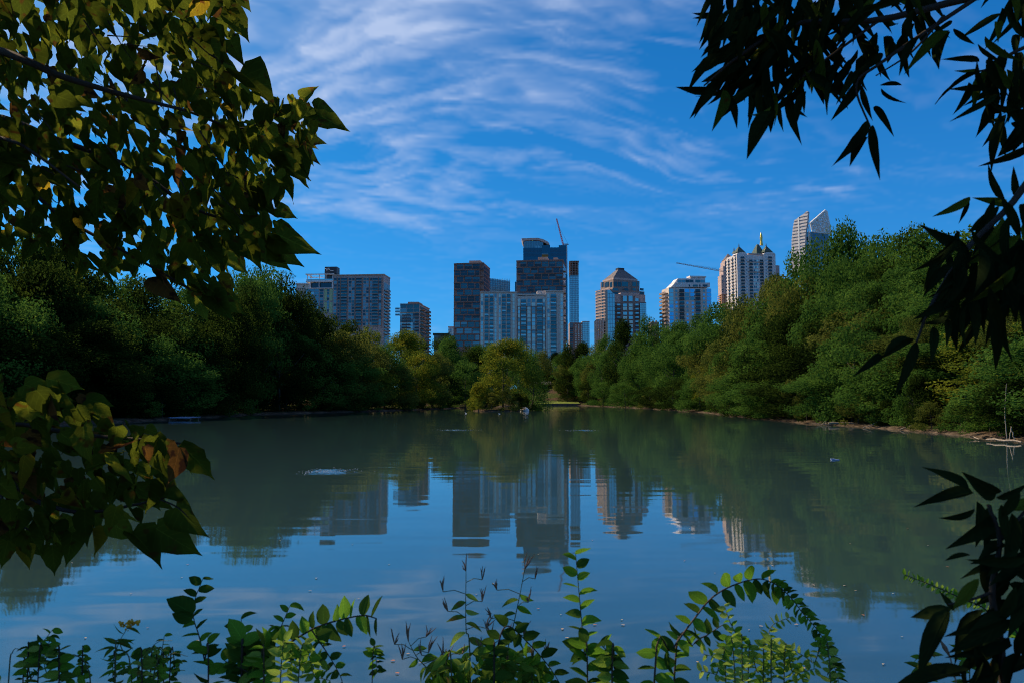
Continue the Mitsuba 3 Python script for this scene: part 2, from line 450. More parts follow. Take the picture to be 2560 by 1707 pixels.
# the island
tree(1258, 864, 198, 14.0, "leaves_yellow", 0, rng, "island_tree", 0.10, "big yellow-green tree on the small island in mid lake")
tree(1330, 884, 204, 9.5, "leaves_mid", 4, rng, "island_tree", 0.05, "slim green tree at the right end of the island, beside the big yellow-green one")
for i, (x, y, tall, wide, m) in enumerate([(-8.5, 195, 6.5, 6.0, "leaves_yellow"), (-5.0, 193, 4.2, 4.5, "leaves_olive"), (-1.5, 192, 4.6, 5.0, "leaves_olive"), (1.5, 194, 4.0, 4.5, "leaves_dark"), (3.5, 199, 3.6, 4.0, "leaves_dark"),
                                           (-9.5, 200, 4.0, 4.0, "leaves_yellow"), (6.0, 203, 3.0, 4.5, "leaves_dark")]):
    bush(None, (x, y), tall, wide, m, rng, f"{TONE[m]} shrub at the island's waterline, {nth(i)} of seven", "shrubs on the island")
for i, (px, d, tall) in enumerate(((1350, 412, 7), (1378, 418, 5.5), (1410, 410, 7.5), (1432, 400, 6))):
    bush(None, ((px - W / 2) / F * d, d), tall, 9.0, "leaves_dark", rng, f"dark shrub behind the far lawn, {nth(i)} from left", "shrubs behind the far lawn")
# shrubs down to the water on both shores
n = 0
for px in range(1475, 2760, 26):
    q = G(px + rng.uniform(-8, 8), interp(SHORE, px))
    off = rng.uniform(0.3, 1.8) if px < 1950 else rng.uniform(0.9, 2.6)
    bush(None, (q[0] + off, q[1] + off * 0.5), rng.uniform(2.4, 5.2) * (1 if px < 2300 else 0.7), rng.uniform(3.0, 5.0) * (1 if px < 2300 else 0.7), rng.choice(["leaves_mid", "leaves_mid", "leaves_dark", "leaves_olive"]), rng,
         f"leafy shrub overhanging the right shoreline, {nth(n)} from the far end", "shrubs along the right shoreline")
    n += 1
n = 0
for px in range(380, 1180, 40):
    q = G(px + rng.uniform(-8, 8), interp(SHORE, px))
    off = rng.uniform(1.0, 3.5)
    bush(None, (q[0] - off, q[1] + off * 0.7), rng.uniform(2.0, 5.0), rng.uniform(4.0, 7.0), rng.choice(["leaves_dark", "leaves_dark", "leaves_mid"]), rng,
         f"shaded shrub on the left shoreline, {nth(n)} from the left", "shrubs along the left shoreline")
    n += 1

# ------------------------------------------------------------------ the city: one facade frame per face
mat("concrete_beige", (0.42, 0.37, 0.335), 0.85)
mat("concrete_cream", (0.60, 0.52, 0.45), 0.8)
mat("concrete_white", (0.66, 0.62, 0.60), 0.8)
mat("concrete_grey", (0.34, 0.325, 0.325), 0.85)
mat("concrete_brown", (0.26, 0.19, 0.165), 0.85)
mat("stone_pink", (0.46, 0.35, 0.32), 0.85)
mat("stone_orange", (0.52, 0.34, 0.24), 0.85)
scene["brick_red"] = {"type": "twosided", "b": {"type": "principled", "roughness": 0.9, "base_color": proc(lambda p, n, uv: mix((0.18, 0.112, 0.095), (0.27, 0.170, 0.145), fbm(p.x * 0.6 + p.y * 0.5, p.z * 0.9, 0, octaves=3)))}}
mat("dark_metal", (0.035, 0.035, 0.042), 0.5)
mat("roof_slate", (0.115, 0.10, 0.105), 0.7)
mat("copper_green", (0.020, 0.060, 0.048), 0.6)
mat("gold_leaf", (0.80, 0.52, 0.12), 0.35, metallic=0.8)
mat("panel_lime", (0.34, 0.47, 0.27), 0.6)
mat("paint_red", (0.55, 0.13, 0.11), 0.5)
mat("paint_steel", (0.10, 0.14, 0.20), 0.5)
mat("paint_white", (0.78, 0.77, 0.74), 0.5)
mat("timber_brown", (0.14, 0.085, 0.055), 0.8)
mat("glass_deep", (0.040, 0.070, 0.085), 0.10, metallic=0.75)
mat("glass_teal", (0.06, 0.125, 0.14), 0.10, metallic=0.8)
mat("glass_blue", (0.16, 0.235, 0.26), 0.12, metallic=0.85)
mat("glass_sky", (0.36, 0.44, 0.45), 0.12, metallic=0.9)
mat("glass_pale", (0.62, 0.58, 0.50), 0.25, metallic=0.7)
mat("glass_navy", (0.035, 0.105, 0.140), 0.10, metallic=0.8)
mat("glass_black", (0.018, 0.022, 0.030), 0.15)
BR = random.Random(11)


class Face:
    """A vertical facade: A its right end at ground level, e along it to the right, n out of it."""

    def __init__(self, A, e, n):
        self.A, self.e, self.n = np.asarray(A, float), np.asarray(e, float), np.asarray(n, float)

    @staticmethod
    def at(px1, d, yaw=0.0):
        t = math.radians(yaw)
        return Face([(px1 - W / 2) / F * d, d], [math.cos(t), -math.sin(t)], [-math.sin(t), -math.cos(t)])

    def right_side(self):
        return Face(self.A, -self.n, self.e)

    def left_side(self, s0, depth):
        c = self.A + self.e * s0
        return Face(c, self.n, -self.e)      # its right end is the front corner

    def s(self, px, o=0.0):
        r = P(px, H / 2, 1.0)[:2]
        q = self.A + self.n * o
        m = np.array([[r[0], -self.e[0]], [r[1], -self.e[1]]])
        return float(np.linalg.solve(m, q)[1])

    def z(self, px, py, o=0.0):
        q = self.A + self.e * self.s(px, o) + self.n * o
        return float(P(px, py, q[1])[2])

    def box(self, s0, s1, z0, z1, o0, o1):
        s0, s1 = sorted((s0, s1))
        z0, z1 = sorted((z0, z1))
        m = trimesh.creation.box(bounds=[[s0, min(o0, o1), z0], [s1, max(o0, o1), z1]])
        return self.world(m)

    def world(self, m):
        """(along, outward, up) to world."""
        v = np.array(m.vertices)
        q = self.A + v[:, :1] * self.e + v[:, 1:2] * self.n
        out = trimesh.Trimesh(np.column_stack([q, v[:, 2]]), np.array(m.faces), process=False)
        if self.e[0] * self.n[1] - self.e[1] * self.n[0] < 0:
            out.invert()
        return out

    def px(self, x0, y0, x1, y1, o0, o1):
        """A box whose front covers these pixels."""
        o = max(o0, o1)
        xm = (x0 + x1) / 2
        return self.box(self.s(x0, o), self.s(x1, o), self.z(xm, y0, o), self.z(xm, y1, o), o0, o1)

    def poly(self, pts, o0, o1):
        """A prism over the outline given in pixels."""
        from shapely.geometry import Polygon
        q = Polygon([(self.s(x, max(o0, o1)), self.z(x, y, max(o0, o1))) for x, y in pts])
        return self.prism(q, o0, o1)

    def prism(self, q, o0, o1):
        m = trimesh.creation.extrude_polygon(q, abs(o1 - o0), engine="earcut")
        v = np.array(m.vertices)
        return self.world(trimesh.Trimesh(np.column_stack([v[:, 0], v[:, 2] + min(o0, o1), v[:, 1]]), m.faces[:, ::-1], process=False))


def zoom(x0, y0, k):
    return lambda x, y: (x0 + x / k, y0 + y / k)


def wins(f, parent, Z, cols, rows, mats, o=0.12, name="window", depth=0.1, jitter=0.0):
    """One window entry per column and row, in zoom units."""
    for r0, r1 in rows:
        for c0, c1 in cols:
            x0, y0 = Z(c0, r0)
            x1, y1 = Z(c1, r1)
            put(parent, name, mikit.ply(f.px(x0, y0, x1, y1, o - depth, o), BR.choice(mats)))


def lines(f, parent, Z, xs, ys, x_rng, y_rng, m, name, w=0.12, o=0.22, stuff=True):
    """Thin mullions or floor bands, joined into one part."""
    ms = []
    for x in xs:
        a, b = Z(x, y_rng[0]), Z(x, y_rng[1])
        s = f.s(a[0])
        ms.append(f.box(s - w, s + w, f.z(*a), f.z(*b), 0.0, o))
    for y in ys:
        a, b = Z(x_rng[0], y), Z(x_rng[1], y)
        z = f.z((a[0] + b[0]) / 2, a[1])
        ms.append(f.box(f.s(a[0]), f.s(b[0]), z - w, z + w, 0.0, o + 0.03))
    return put(parent, name, mikit.ply(cat(ms), m), kind="stuff" if stuff else None)


def balconies(f, parent, Z, cols, rows, out, slab="concrete_beige", rail="dark_metal", rail_h=1.1, name="balcony"):
    """Slab and railing of each balcony: the slab a part, the railing its sub-part. rows are the floor levels."""
    for y in rows:
        for c0, c1 in cols:
            a, b = Z(c0, y), Z(c1, y)
            z = f.z((a[0] + b[0]) / 2, a[1], out)
            s0, s1 = f.s(a[0], out), f.s(b[0], out)
            k = put(parent, name, mikit.ply(f.box(s0, s1, z - 0.25, z, 0.0, out), slab))
            put(k, "railing", mikit.ply(cat([f.box(s0, s1, z + 0.06, z + rail_h, out - 0.08, out - 0.02)]), rail))


def pyramid(f, s0, s1, o0, o1, z0, z1, top=0.0):
    cx, cy = (s0 + s1) / 2, (o0 + o1) / 2
    v = [(s0, o0, z0), (s1, o0, z0), (s1, o1, z0), (s0, o1, z0)]
    v += [(cx + (a - cx) * top, cy + (b - cy) * top, z1) for a, b, _ in v]
    return f.world(trimesh.convex.convex_hull(np.array(v) + (0 if top > 0 else np.array([[1e-6 * i, 1e-6 * (i % 3), 0] for i in range(8)]))))


def body(k, f, x0, y, depth, m, name="wall", x1=None, base=0.0):
    s0, s1 = f.s(x0), (0.0 if x1 is None else f.s(x1))
    z = f.z(x0 if x1 is None else (x0 + x1) / 2, y)
    put(k, name, mikit.ply(f.box(s0, s1, base, z, -depth, 0.0), m))
    return s0, s1, z


steps = lambda a, p, n, h: [(a + p * i, a + p * i + h) for i in range(n)]
Z1, Z2, Z3, Z4 = zoom(700, 640, 5.6), zoom(1100, 520, 6.03), zoom(1100, 700, 6.03), zoom(1440, 640, 6.03)
Z5, Z6 = zoom(1640, 580, 6.918), zoom(1940, 510, 9.8)

# grey apartment slab with the sign box on its roof
k = thing("apartment_slab", "wide grey-brown apartment slab with a dark sign box on its roof, leftmost large building", "building")
f = Face.at(957, 620, 5)
body(k, f, 830, 688.5, 20, "concrete_grey")
put(k, "roof", mikit.ply(f.px(829, 686.2, 958.6, 688.4, -20.4, 0.8), "concrete_beige"))
rows = steps(312, 44.6, 15, 33)
wins(f, k, Z1, [(742, 783), (952, 986), (996, 1030), (1157, 1190), (1198, 1230), (1252, 1275), (1373, 1410)], rows, ["glass_blue", "glass_teal", "glass_blue", "glass_deep"])
wins(f, k, Z1, [(797, 830), (842, 925), (1052, 1130), (1282, 1365)], rows, ["glass_black", "glass_deep", "glass_deep", "glass_teal"])
balconies(f, k, Z1, [(842, 925), (1052, 1130), (1282, 1365)], [r[1] + 4 for r in rows], 1.3, rail="glass_teal")
lines(f, k, Z1, [788, 835, 932, 1042, 1140, 1240, 1368, 1418], [], (740, 1430), (300, 1000), "concrete_brown", "pier", 0.35, 0.5)
g = f.right_side()
ze = f.z(957, 688)
for i in range(14):
    z = ze - 12 - i * 2.75
    kk = put(k, "balcony", mikit.ply(g.box(4.0, 15.5, z - 0.3, z, 0, 2.0), "concrete_white"))
    put(kk, "railing", mikit.ply(g.box(4.0, 15.5, z + 0.06, z + 1.1, 1.9, 1.96), "dark_metal"))
put(k, "side_window", mikit.ply(cat([g.box(s, s + 2.6, 4, ze - 6, 0.0, 0.1) for s in (1.2, 5, 9, 13, 16.5)]), "glass_deep"))
put(k, "wing", mikit.ply(f.px(761.6, 722.5, 829.6, 900, -16, -0.6), "concrete_grey"))
f2 = Face(f.A - f.n * 0.6, f.e, f.n)
wins(f2, k, Z1, [(347, 400), (404, 462), (466, 530)], steps(466, 40, 8, 34), ["glass_blue", "glass_sky", "glass_blue"])
wins(f2, k, Z1, [(545, 592), (648, 676)], steps(470, 40, 8, 31), ["glass_deep", "glass_blue", "glass_teal"])
for x0, x1 in ((607, 646), (680, 726)):
    for y0, y1 in ((466, 628), (650, 800)):
        put(k, "panel", mikit.ply(f2.px(*Z1(x0, y0), *Z1(x1, y1), 0, 0.35), "panel_lime"))
put(k, "penthouse", mikit.ply(f.px(*Z1(418, 372), *Z1(708, 448), -13, -2.0), "glass_deep"))
put(k, "terrace", mikit.ply(cat([f.px(*Z1(352, 448), *Z1(728, 460), -15, 0.4), f.px(*Z1(345, 348), *Z1(728, 368), -15, 0.4), f.px(*Z1(712, 368.5), *Z1(728, 447.5), -0.5, 0.39),
                                 f.px(*Z1(402, 368.5), *Z1(410, 447.5), -0.5, 0.2), f.px(*Z1(528, 368.5), *Z1(534, 447.5), -0.5, 0.2)]), "concrete_white"))
put(k, "canopy", mikit.ply(cat([f.px(*Z1(338, 250), *Z1(735, 264), -0.6, 0.6), f.px(*Z1(338, 250), *Z1(350, 264), -15, -0.7), f.px(*Z1(400, 296), *Z1(600, 306), -15, -14)]
                               + [f.px(*Z1(x, 264.5), *Z1(x + 8, 347.5), -0.5, 0.0) for x in (360, 412, 530, 622, 718)]), "concrete_white"))
put(k, "terrace_rail", mikit.ply(f.px(*Z1(352, 326), *Z1(725, 347), 0.1, 0.16), "glass_sky"))
put(k, "stair_tower", mikit.ply(f.px(*Z1(610, 266), *Z1(722, 340), -9, -3), "glass_black"))
sg = put(k, "sign_box", mikit.ply(f.px(*Z1(608, 154), *Z1(776, 249), -9, -1.0), "dark_metal"))
put(sg, "lettering", mikit.ply(cat([tube([np.append(f.A + f.e * f.s(Z1(x, y)[0], -0.85) + f.n * -0.85, f.z(*Z1(x, y), -0.85)) for x, y in pts], 0.24, 5) for pts in (
    [(612, 182), (626, 178), (632, 192)], [(634, 208), (646, 172), (650, 206), (668, 168), (672, 196), (690, 208), (736, 212)])]), "paint_white"))

k = thing("beige_tower", "beige building just showing behind the left end of the wide grey slab", "building")
f = Face.at(768, 800, 0)
body(k, f, 738, 711, 20, "concrete_cream")
put(k, "cornice", mikit.ply(f.px(736, 708, 769, 711, -20.5, 0.8), "concrete_white"))
wins(f, k, Z1, [(c, c + 16) for c in (240, 268, 296, 324)], steps(452, 48, 5, 26), ["glass_deep", "glass_black"])

k = thing("balcony_block", "small dark glass apartment block with jutting balconies, right of the grey slab", "building")
f = Face.at(1047, 560, 7)
s0, s1, zt = body(k, f, 999.5, 761, 32, "concrete_grey")
put(k, "penthouse", mikit.ply(f.px(*Z1(1786, 645), *Z1(1930, 676), -18, -4), "concrete_brown"))
put(k, "roof", mikit.ply(f.px(*Z1(1672, 668), *Z1(1950, 677), -32.3, 0.6), "concrete_brown"))
wins(f, k, Z1, [(1682, 1768), (1774, 1856), (1862, 1942)], [(682, 732), (738, 788)], ["glass_teal", "glass_blue", "glass_teal"])
wins(f, k, Z1, [(1682, 1768), (1774, 1856), (1862, 1942)], steps(806, 43, 8, 34), ["glass_deep", "glass_teal", "glass_blue", "glass_sky"])
put(k, "ledge", mikit.ply(f.px(*Z1(1674, 789), *Z1(1950, 798), 0.0, 1.4), "concrete_beige"))
balconies(f, k, Z1, [(1700, 1815), (1880, 1942)], [842 + 43 * i for i in range(6)], 1.5, rail="dark_metal")
balconies(f, k, Z1, [(1608, 1674)], [748, 788, 832], 1.2, rail="glass_teal")
g = f.right_side()
for i in range(13):
    z = zt - 3.4 - i * 2.72
    kk = put(k, "side_balcony", mikit.ply(cat([g.box(5, 15, z - 0.3, z, 0, 1.7), g.box(20, 31, z - 0.3, z, 0, 1.7)]), "concrete_beige"))
    put(kk, "railing", mikit.ply(cat([g.box(5, 15, z + 0.06, z + 1.1, 1.6, 1.66), g.box(20, 31, z + 0.06, z + 1.1, 1.6, 1.66)]), "dark_metal"))
    put(k, "side_window", mikit.ply(g.box(2, 31.5, z + 0.2, z + 2.1, 0, 0.08), BR.choice(["glass_teal", "glass_deep", "glass_blue"])))

k = thing("low_block", "low teal-roofed building peeping over the trees between the balcony block and the brick tower", "building")
f = Face.at(1120, 700, 0)
body(k, f, 1085, 838, 15, "glass_teal")
put(k, "roof", mikit.ply(f.px(1082, 833, 1122, 838, -15.4, 1.0), "copper_green"))
k = thing("white_grid_block", "narrow pale block with a white window grid, tucked left of the brick tower", "building")
f = Face.at(1136, 900, 0)
body(k, f, 1120.5, 817, 14, "concrete_white")
put(k, "parapet", mikit.ply(f.px(1120, 816, 1136.3, 818.5, -14.2, 0.5), "concrete_white"))
wins(f, k, Z3, [(125, 145), (151, 172), (178, 200)], steps(742, 25, 7, 18), ["glass_sky", "glass_blue", "glass_pale"])

# the two brick towers
def brick_tower(name, label, f, x0, top, depth, even, odd, row0, pitch, n, tall, right_px):
    k = thing(name, label, "building")
    s0, s1, zt = body(k, f, x0, top + 1.2, depth, "brick_red")
    put(k, "parapet", mikit.ply(f.px(x0 - 0.5, top, right_px, top + 2.6, -depth - 0.2, 0.7), "brick_red"))
    for i in range(n):
        y = row0 + pitch * i
        for h0, h1 in ((0, 0.44), (0.50, 1)):
            wins(f, k, Z2, even if i % 2 == 0 else odd, [(y + tall * h0, y + tall * h1)], ["glass_deep", "glass_deep", "glass_teal", "glass_black", "glass_teal"] if i < n - 4 else ["glass_teal", "glass_blue", "glass_teal"], o=0.10)
        ym = Z2(0, y - (pitch - tall) / 2)[1]
        put(k, "spandrel", mikit.ply(f.px(x0 - (0.7 if i % 2 else 0), ym - 0.9, right_px, ym + 0.9, 0, 0.75), "brick_red"))
        ps = [c[1] + 5 for c in (even if i % 2 == 0 else odd)]
        put(k, "pier", mikit.ply(cat([f.px(Z2(q - 5, 0)[0], Z2(0, y + 1)[1], Z2(q + 5, 0)[0], Z2(0, y + tall - 1)[1], 0, 0.6) for q in ps]), "brick_red"))
    return k, s0, zt


f = Face.at(1209, 560, 9)
k, s0, zt = brick_tower("brick_tower", "dark red-brick tower with a chequered window grid, left of the pale apartment block", f, 1134, 658.5, 24, [(250, 345), (370, 475), (490, 595)], [(222, 300), (312, 405), (417, 517), (530, 590)],
                        848, 97, 13, 74, 1209)
put(k, "penthouse", mikit.ply(f.px(*Z2(435, 795), *Z2(605, 838), -15, -5), "stone_orange"))
g = f.right_side()
for i in range(26):
    z = zt - 3.2 - i * 3.0
    put(k, "side_window", mikit.ply(cat([g.box(s, s + 2.9, z - 1.25, z + 1.2, 0, 0.1) for s in (1.2, 5.6, 10, 14.6, 19.4)]), BR.choice(["glass_blue", "glass_teal", "glass_deep"])))
balconies(f, k, Z2, [(606, 652)], [945 + 97 * i * 2 - (0 if i % 2 else 5) for i in range(6)], 0.9, slab="brick_red")
f = Face.at(1409.3, 560, 8)
k, s0, zt = brick_tower("brick_tower", "taller red-brick tower rising behind the pale apartment block, in front of the dark glass tower", f, 1291, 650.5, 24,
                        [(1212, 1305), (1322, 1415), (1432, 1525), (1542, 1635), (1652, 1745), (1760, 1850)], [(1165, 1250), (1265, 1360), (1377, 1470), (1490, 1580), (1602, 1690), (1712, 1800), (1817, 1855)], 812, 93.5, 14, 76, 1409.5)
put(k, "rooftop_hut", mikit.ply(f.px(*Z2(1480, 742), *Z2(1625, 790), -16, -4), "stone_orange"))
put(k, "rooftop_hut", mikit.ply(f.px(*Z2(1715, 750), *Z2(1778, 790), -12, -4), "stone_orange"))
g = f.right_side()
for i in range(27):
    z = zt - 4.2 - i * 2.72
    put(k, "side_window", mikit.ply(cat([g.box(2, 9, z - 1.1, z + 1.1, 0, 0.1), g.box(12.5, 22, z - 1.1, z + 1.1, 0, 0.1)]), BR.choice(["glass_black", "glass_deep", "glass_teal"])))
    if i % 2:
        put(k, "side_balcony", mikit.ply(g.box(1.5, 10, z - 1.6, z - 1.3, 0, 1.6), "stone_pink"))

# dark glass tower with the swept crown
k = thing("dark_glass_tower", "dark blue glass tower with a swept curved crown, tallest in the middle of the skyline", "building")
f = Face.at(1420, 740, 2)
put(k, "shaft", mikit.ply(cat([f.px(*Z2(1256, 742), *Z2(1922, 2000), -26, 0), f.px(*Z2(1256, 606), *Z2(1540, 741.5), -26, 0), f.px(*Z2(1541, 565), *Z2(1664, 684), -26, 0.3),
                               f.px(*Z2(1637, 684.5), *Z2(1664, 741.5), -26, 0), f.px(*Z2(1665, 597), *Z2(1922, 741.5), -26, 0), f.px(*Z2(1798, 565), *Z2(1922, 596.5), -26, 0)]), "glass_navy"))
put(k, "crown_glass", mikit.ply(cat([f.px(*Z2(x, 500 + (x > 1500) * 14), *Z2(x + 23, 605), -24, -0.2) for x in range(1262, 1540, 25)]), "glass_blue"))
put(k, "roof", mikit.ply(f.poly([Z2(*q) for q in ((1228, 462), (1360, 457), (1480, 455), (1560, 474), (1620, 505), (1650, 530), (1658, 556), (1630, 552), (1560, 512), (1490, 488), (1400, 486), (1290, 494), (1250, 512))], -26, 1.5), "stone_pink"))
lines(f, k, Z2, [], [625, 645, 665, 685, 705, 725], (1258, 1536), (600, 740), "dark_metal", "floor_band", 0.1, 0.1)
lines(f, k, Z2, [], [625, 645, 665, 685, 705, 725], (1668, 1918), (600, 740), "dark_metal", "floor_band", 0.1, 0.1)
put(k, "corner_fin", mikit.ply(f.px(*Z2(1916, 570), *Z2(1924, 1000), -1, 0.6), "concrete_white"))
g = f.right_side()
put(k, "side_glass", mikit.ply(g.box(1.5, 25, 0, f.z(1420, 616), 0, 0.1), "glass_blue"))

def lattice(pa, pb, w0, w1, n, r, up=np.array([0, 0, 1.0])):
    """A triangular lattice boom from pa to pb."""
    pa, pb = np.asarray(pa, float), np.asarray(pb, float)
    t = (pb - pa) / np.linalg.norm(pb - pa)
    side = np.cross(t, up)
    side = side / np.linalg.norm(side) if np.linalg.norm(side) > 1e-6 else np.array([1.0, 0, 0])
    upv = np.cross(side, t)
    ch = [[], [], []]
    for i in range(n + 1):
        a = i / n
        q, w = pa + (pb - pa) * a, w0 + (w1 - w0) * a
        ch[0].append(q + side * w * 0.5)
        ch[1].append(q - side * w * 0.5)
        ch[2].append(q + upv * w * 0.9)
    ms = [tube(c, r, 4) for c in ch]
    for i in range(n):
        for a, b in ((0, 2), (1, 2), (0, 1)):
            ms.append(tube([ch[a][i], ch[b][i + 1]], r * 0.6, 3, False))
            ms.append(tube([ch[b][i], ch[a][i + 1]], r * 0.6, 3, False))
    return cat(ms)


k = thing("luffing_crane", "red construction crane with a steep raised boom above the dark glass tower", "crane")
b0, b1 = P(1407.5, 614, 790), P(1391, 547, 786)
put(k, "boom", mikit.ply(lattice(b0, b1, 1.5, 0.8, 14, 0.17), "paint_red"))
put(k, "mast", mikit.ply(lattice([b0[0], b0[1], 2], b0, 2.0, 2.0, 40, 0.2, np.array([0, 1.0, 0])), "paint_red"))
b2 = P(1421.5, 613, 796)
put(k, "counter_arm", mikit.ply(lattice(b0 + [0, 0, 0.5], b2, 1.5, 1.2, 5, 0.15), "paint_steel"))
put(k, "stay_cable", mikit.ply(tube([P(1396, 566, 787), P(1408, 588, 791), b2], 0.09, 4), "paint_steel"))
put(k, "hoist_cable", mikit.ply(tube([P(1390.5, 548, 786), P(1389.5, 576, 786)], 0.07, 4), "paint_steel"))

k = thing("unfinished_tower", "slim tower under construction, bare concrete floors above blue glass", "building")
f = Face.at(1447, 820, 3)
put(k, "glass_shaft", mikit.ply(f.px(*Z2(1956, 1024), *Z2(2094, 1900), -18, 0), "glass_sky"))
lines(f, k, Z2, [1956 + 23 * i for i in range(7)], [1040 + 29 * i for i in range(24)], (1956, 2094), (1026, 1760), "paint_steel", "mullion", 0.16, 0.15)
for i in range(9):
    put(k, "floor_slab", mikit.ply(f.px(*Z2(1954, 800 + 26 * i), *Z2(2098 + (6 if i == 0 else 0), 808 + 26 * i), -18, 0.3), "concrete_brown"))
put(k, "column", mikit.ply(cat([f.px(*Z2(x, 808), *Z2(x + 12, 1023), o - 1.2, o) for x in (1960, 2000, 2040, 2078) for o in (0, -8, -16)]), "concrete_brown"))
put(k, "core", mikit.ply(f.px(*Z2(1975, 804), *Z2(2060, 1023), -14, -8), "concrete_grey"))

k = thing("glass_office", "low glass office with a sloping roofline between the two brick towers", "building")
f = Face.at(1275, 690, -42)
body(k, f, 1222, 697, 22, "glass_blue")
lines(f, k, Z2, [760 + 26 * i for i in range(12)], [1085 + 32 * i for i in range(7)], (745, 1058), (1070, 1280), "paint_steel", "mullion", 0.14, 0.15)
k = thing("teal_tower", "sliver of a teal glass tower at the left edge of the taller brick tower", "building")
f = Face.at(1293, 780, 0)
put(k, "shaft", mikit.ply(f.px(1287.3, 705, 1300, 900, -14, 0), "glass_teal"))

# pale apartment block
k = thing("pale_apartment_block", "long beige apartment block with balconies and pale blue windows, in front of both brick towers", "building")
f = Face.at(1409, 470, 0)
put(k, "wall", mikit.ply(cat([f.px(1200.3, 731, 1293.4, 960, -18, 0), f.px(1293.5, 737.5, 1363.2, 960, -18, -0.35), f.px(1363.3, 728, 1409, 960, -18, 0.02)]), "concrete_cream"))
put(k, "parapet", mikit.ply(cat([f.px(1199.6, 729.5, 1293.6, 731.6, -18.2, 0.5), f.px(1293.8, 735.2, 1363, 738.2, -18.2, 0.1), f.px(1363.2, 726.4, 1409.4, 728.8, -18.2, 0.55)]), "concrete_cream"))
put(k, "penthouse", mikit.ply(f.px(*Z3(1466, 166), *Z3(1588, 216), -10, -1.5), "concrete_cream"))
put(k, "roof_terrace", mikit.ply(cat([f.px(*Z3(1172, 222), *Z3(1290, 240), -3, 0.0), f.px(*Z3(1320, 224), *Z3(1420, 238), -3, -0.1)]), "dark_metal"))
FR, MR = steps(212, 58.5, 17, 50), steps(286, 58.5, 16, 50)
GL_ = ["glass_pale", "glass_sky", "glass_blue", "glass_sky", "glass_pale"]
for i, r in enumerate(FR):
    low = ["glass_pale", "glass_sky", "glass_pale"] if i > 9 else ["glass_pale", "glass_blue", "glass_pale", "glass_sky"]
    wins(f, k, Z3, [(616, 648), (1094, 1126), (1620, 1654), (1820, 1854)], [r], low + ["glass_pale"])
    wins(f, k, Z3, [(822, 850), (887, 915)], [r], low)
    wins(f, k, Z3, [(674, 727), (750, 803), (937, 990), (1010, 1060), (1672, 1752)], [(r[0] + 4, r[1] - 6)], ["glass_blue", "glass_blue", "glass_sky", "glass_teal"] if i < 12 else ["glass_blue", "glass_sky"])
balconies(f, k, Z3, [(672, 728), (748, 804), (935, 991), (1008, 1061), (1670, 1754)], [r[1] + 3 for r in FR], 1.1, slab="concrete_beige", rail="glass_teal")
fm = Face(f.A - f.n * 0.35, f.e, f.n)
for i, r in enumerate(MR):
    low = ["glass_pale", "glass_sky", "glass_pale"] if i > 8 else ["glass_sky", "glass_pale", "glass_blue"]
    wins(fm, k, Z3, [(1176, 1206), (1318, 1367), (1388, 1436), (1555, 1586)], [r], low)
    wins(fm, k, Z3, [(1222, 1296), (1466, 1546)], [(r[0] + 4, r[1] - 6)], ["glass_teal", "glass_blue", "glass_sky"])
balconies(fm, k, Z3, [(1219, 1298), (1463, 1547)], [r[1] + 3 for r in MR], 1.1, slab="concrete_beige", rail="glass_teal")
put(k, "brown_pier", mikit.ply(cat([fm.px(*Z3(x - 6, 402), *Z3(x + 6, 1230), 0, 0.5) for x in (1170, 1212, 1306, 1377, 1446, 1549, 1590)]), "concrete_brown"))
put(k, "brown_band", mikit.ply(cat([fm.px(*Z3(1166, y - 4), *Z3(1594, y + 5), 0, 0.45) for y in (400, 576, 760, 940, 1116)]), "concrete_brown"))
put(k, "pier", mikit.ply(cat([f.px(*Z3(x - 8, 210), *Z3(x + 8, 1230), 0, 0.75) for x in (665, 738, 812, 925, 999, 1072, 1142, 1604, 1664, 1768)]), "concrete_cream"))

k = thing("brown_midrise", "brown mid-rise with small white windows and a glass corner, right of the pale block", "building")
f = Face.at(1474, 640, 0)
body(k, f, 1424.5, 806.5, 16, "concrete_brown")
put(k, "glass_corner", mikit.ply(f.px(*Z3(2150, 634), *Z3(2256, 1250), -12, 0.6), "glass_sky"))
put(k, "corner_roof", mikit.ply(f.px(*Z3(2146, 622), *Z3(2258, 634), -12.2, 0.9), "concrete_grey"))
f3 = Face(f.A + f.n * 0.6, f.e, f.n)
lines(f3, k, Z3, [2186, 2222], [664 + 31 * i for i in range(14)], (2150, 2256), (636, 1100), "paint_steel", "mullion", 0.1, 0.1)
wins(f, k, Z3, [(2042, 2058), (2084, 2100), (2126, 2140)], steps(672, 31.5, 12, 20), ["glass_pale", "paint_white", "glass_pale"])
wins(f, k, Z3, [(1962, 2004)], steps(660, 31.5, 12, 20), ["glass_deep", "glass_teal", "glass_black"])

# tower with the pyramid roof and the glass-cornered block before it
def to_px(face, x, far):
    """How deep (to minus n) the left end must lie to show at pixel x, from the corner s."""
    return face.left_side(face.s(far), 0).s(x) * -1.0


k = thing("pyramid_tower", "brown stone tower with a truncated pyramid roof", "building")
f = Face.at(Z4(1045, 0)[0], 900, -24)
x0 = Z4(520, 0)[0]
dep = to_px(f, Z4(300, 0)[0], x0)
s0, s1, zt = body(k, f, x0, Z4(0, 505)[1], dep, "concrete_brown")
gl = f.left_side(s0, dep)
RW = steps(520, 64 * 0.73, 12, 27)
wins(f, k, Z4, [(560, 645), (735, 800), (865, 910), (975, 1030)], [(490, 526), (548, 584)], ["glass_deep", "glass_teal"])
wins(gl, k, Z4, [(305, 378), (392, 420), (434, 470)], RW, ["glass_black", "glass_deep", "glass_deep"])
lines(gl, k, Z4, [], [514 + 46.7 * i for i in range(11)], (300, 520), (500, 1010), "stone_pink", "floor_band", 0.5, 0.4)
xa = Z4(570, 0)[0]
fa = Face(f.A - f.n * 3.5 - f.e * (0.0), f.e, f.n)
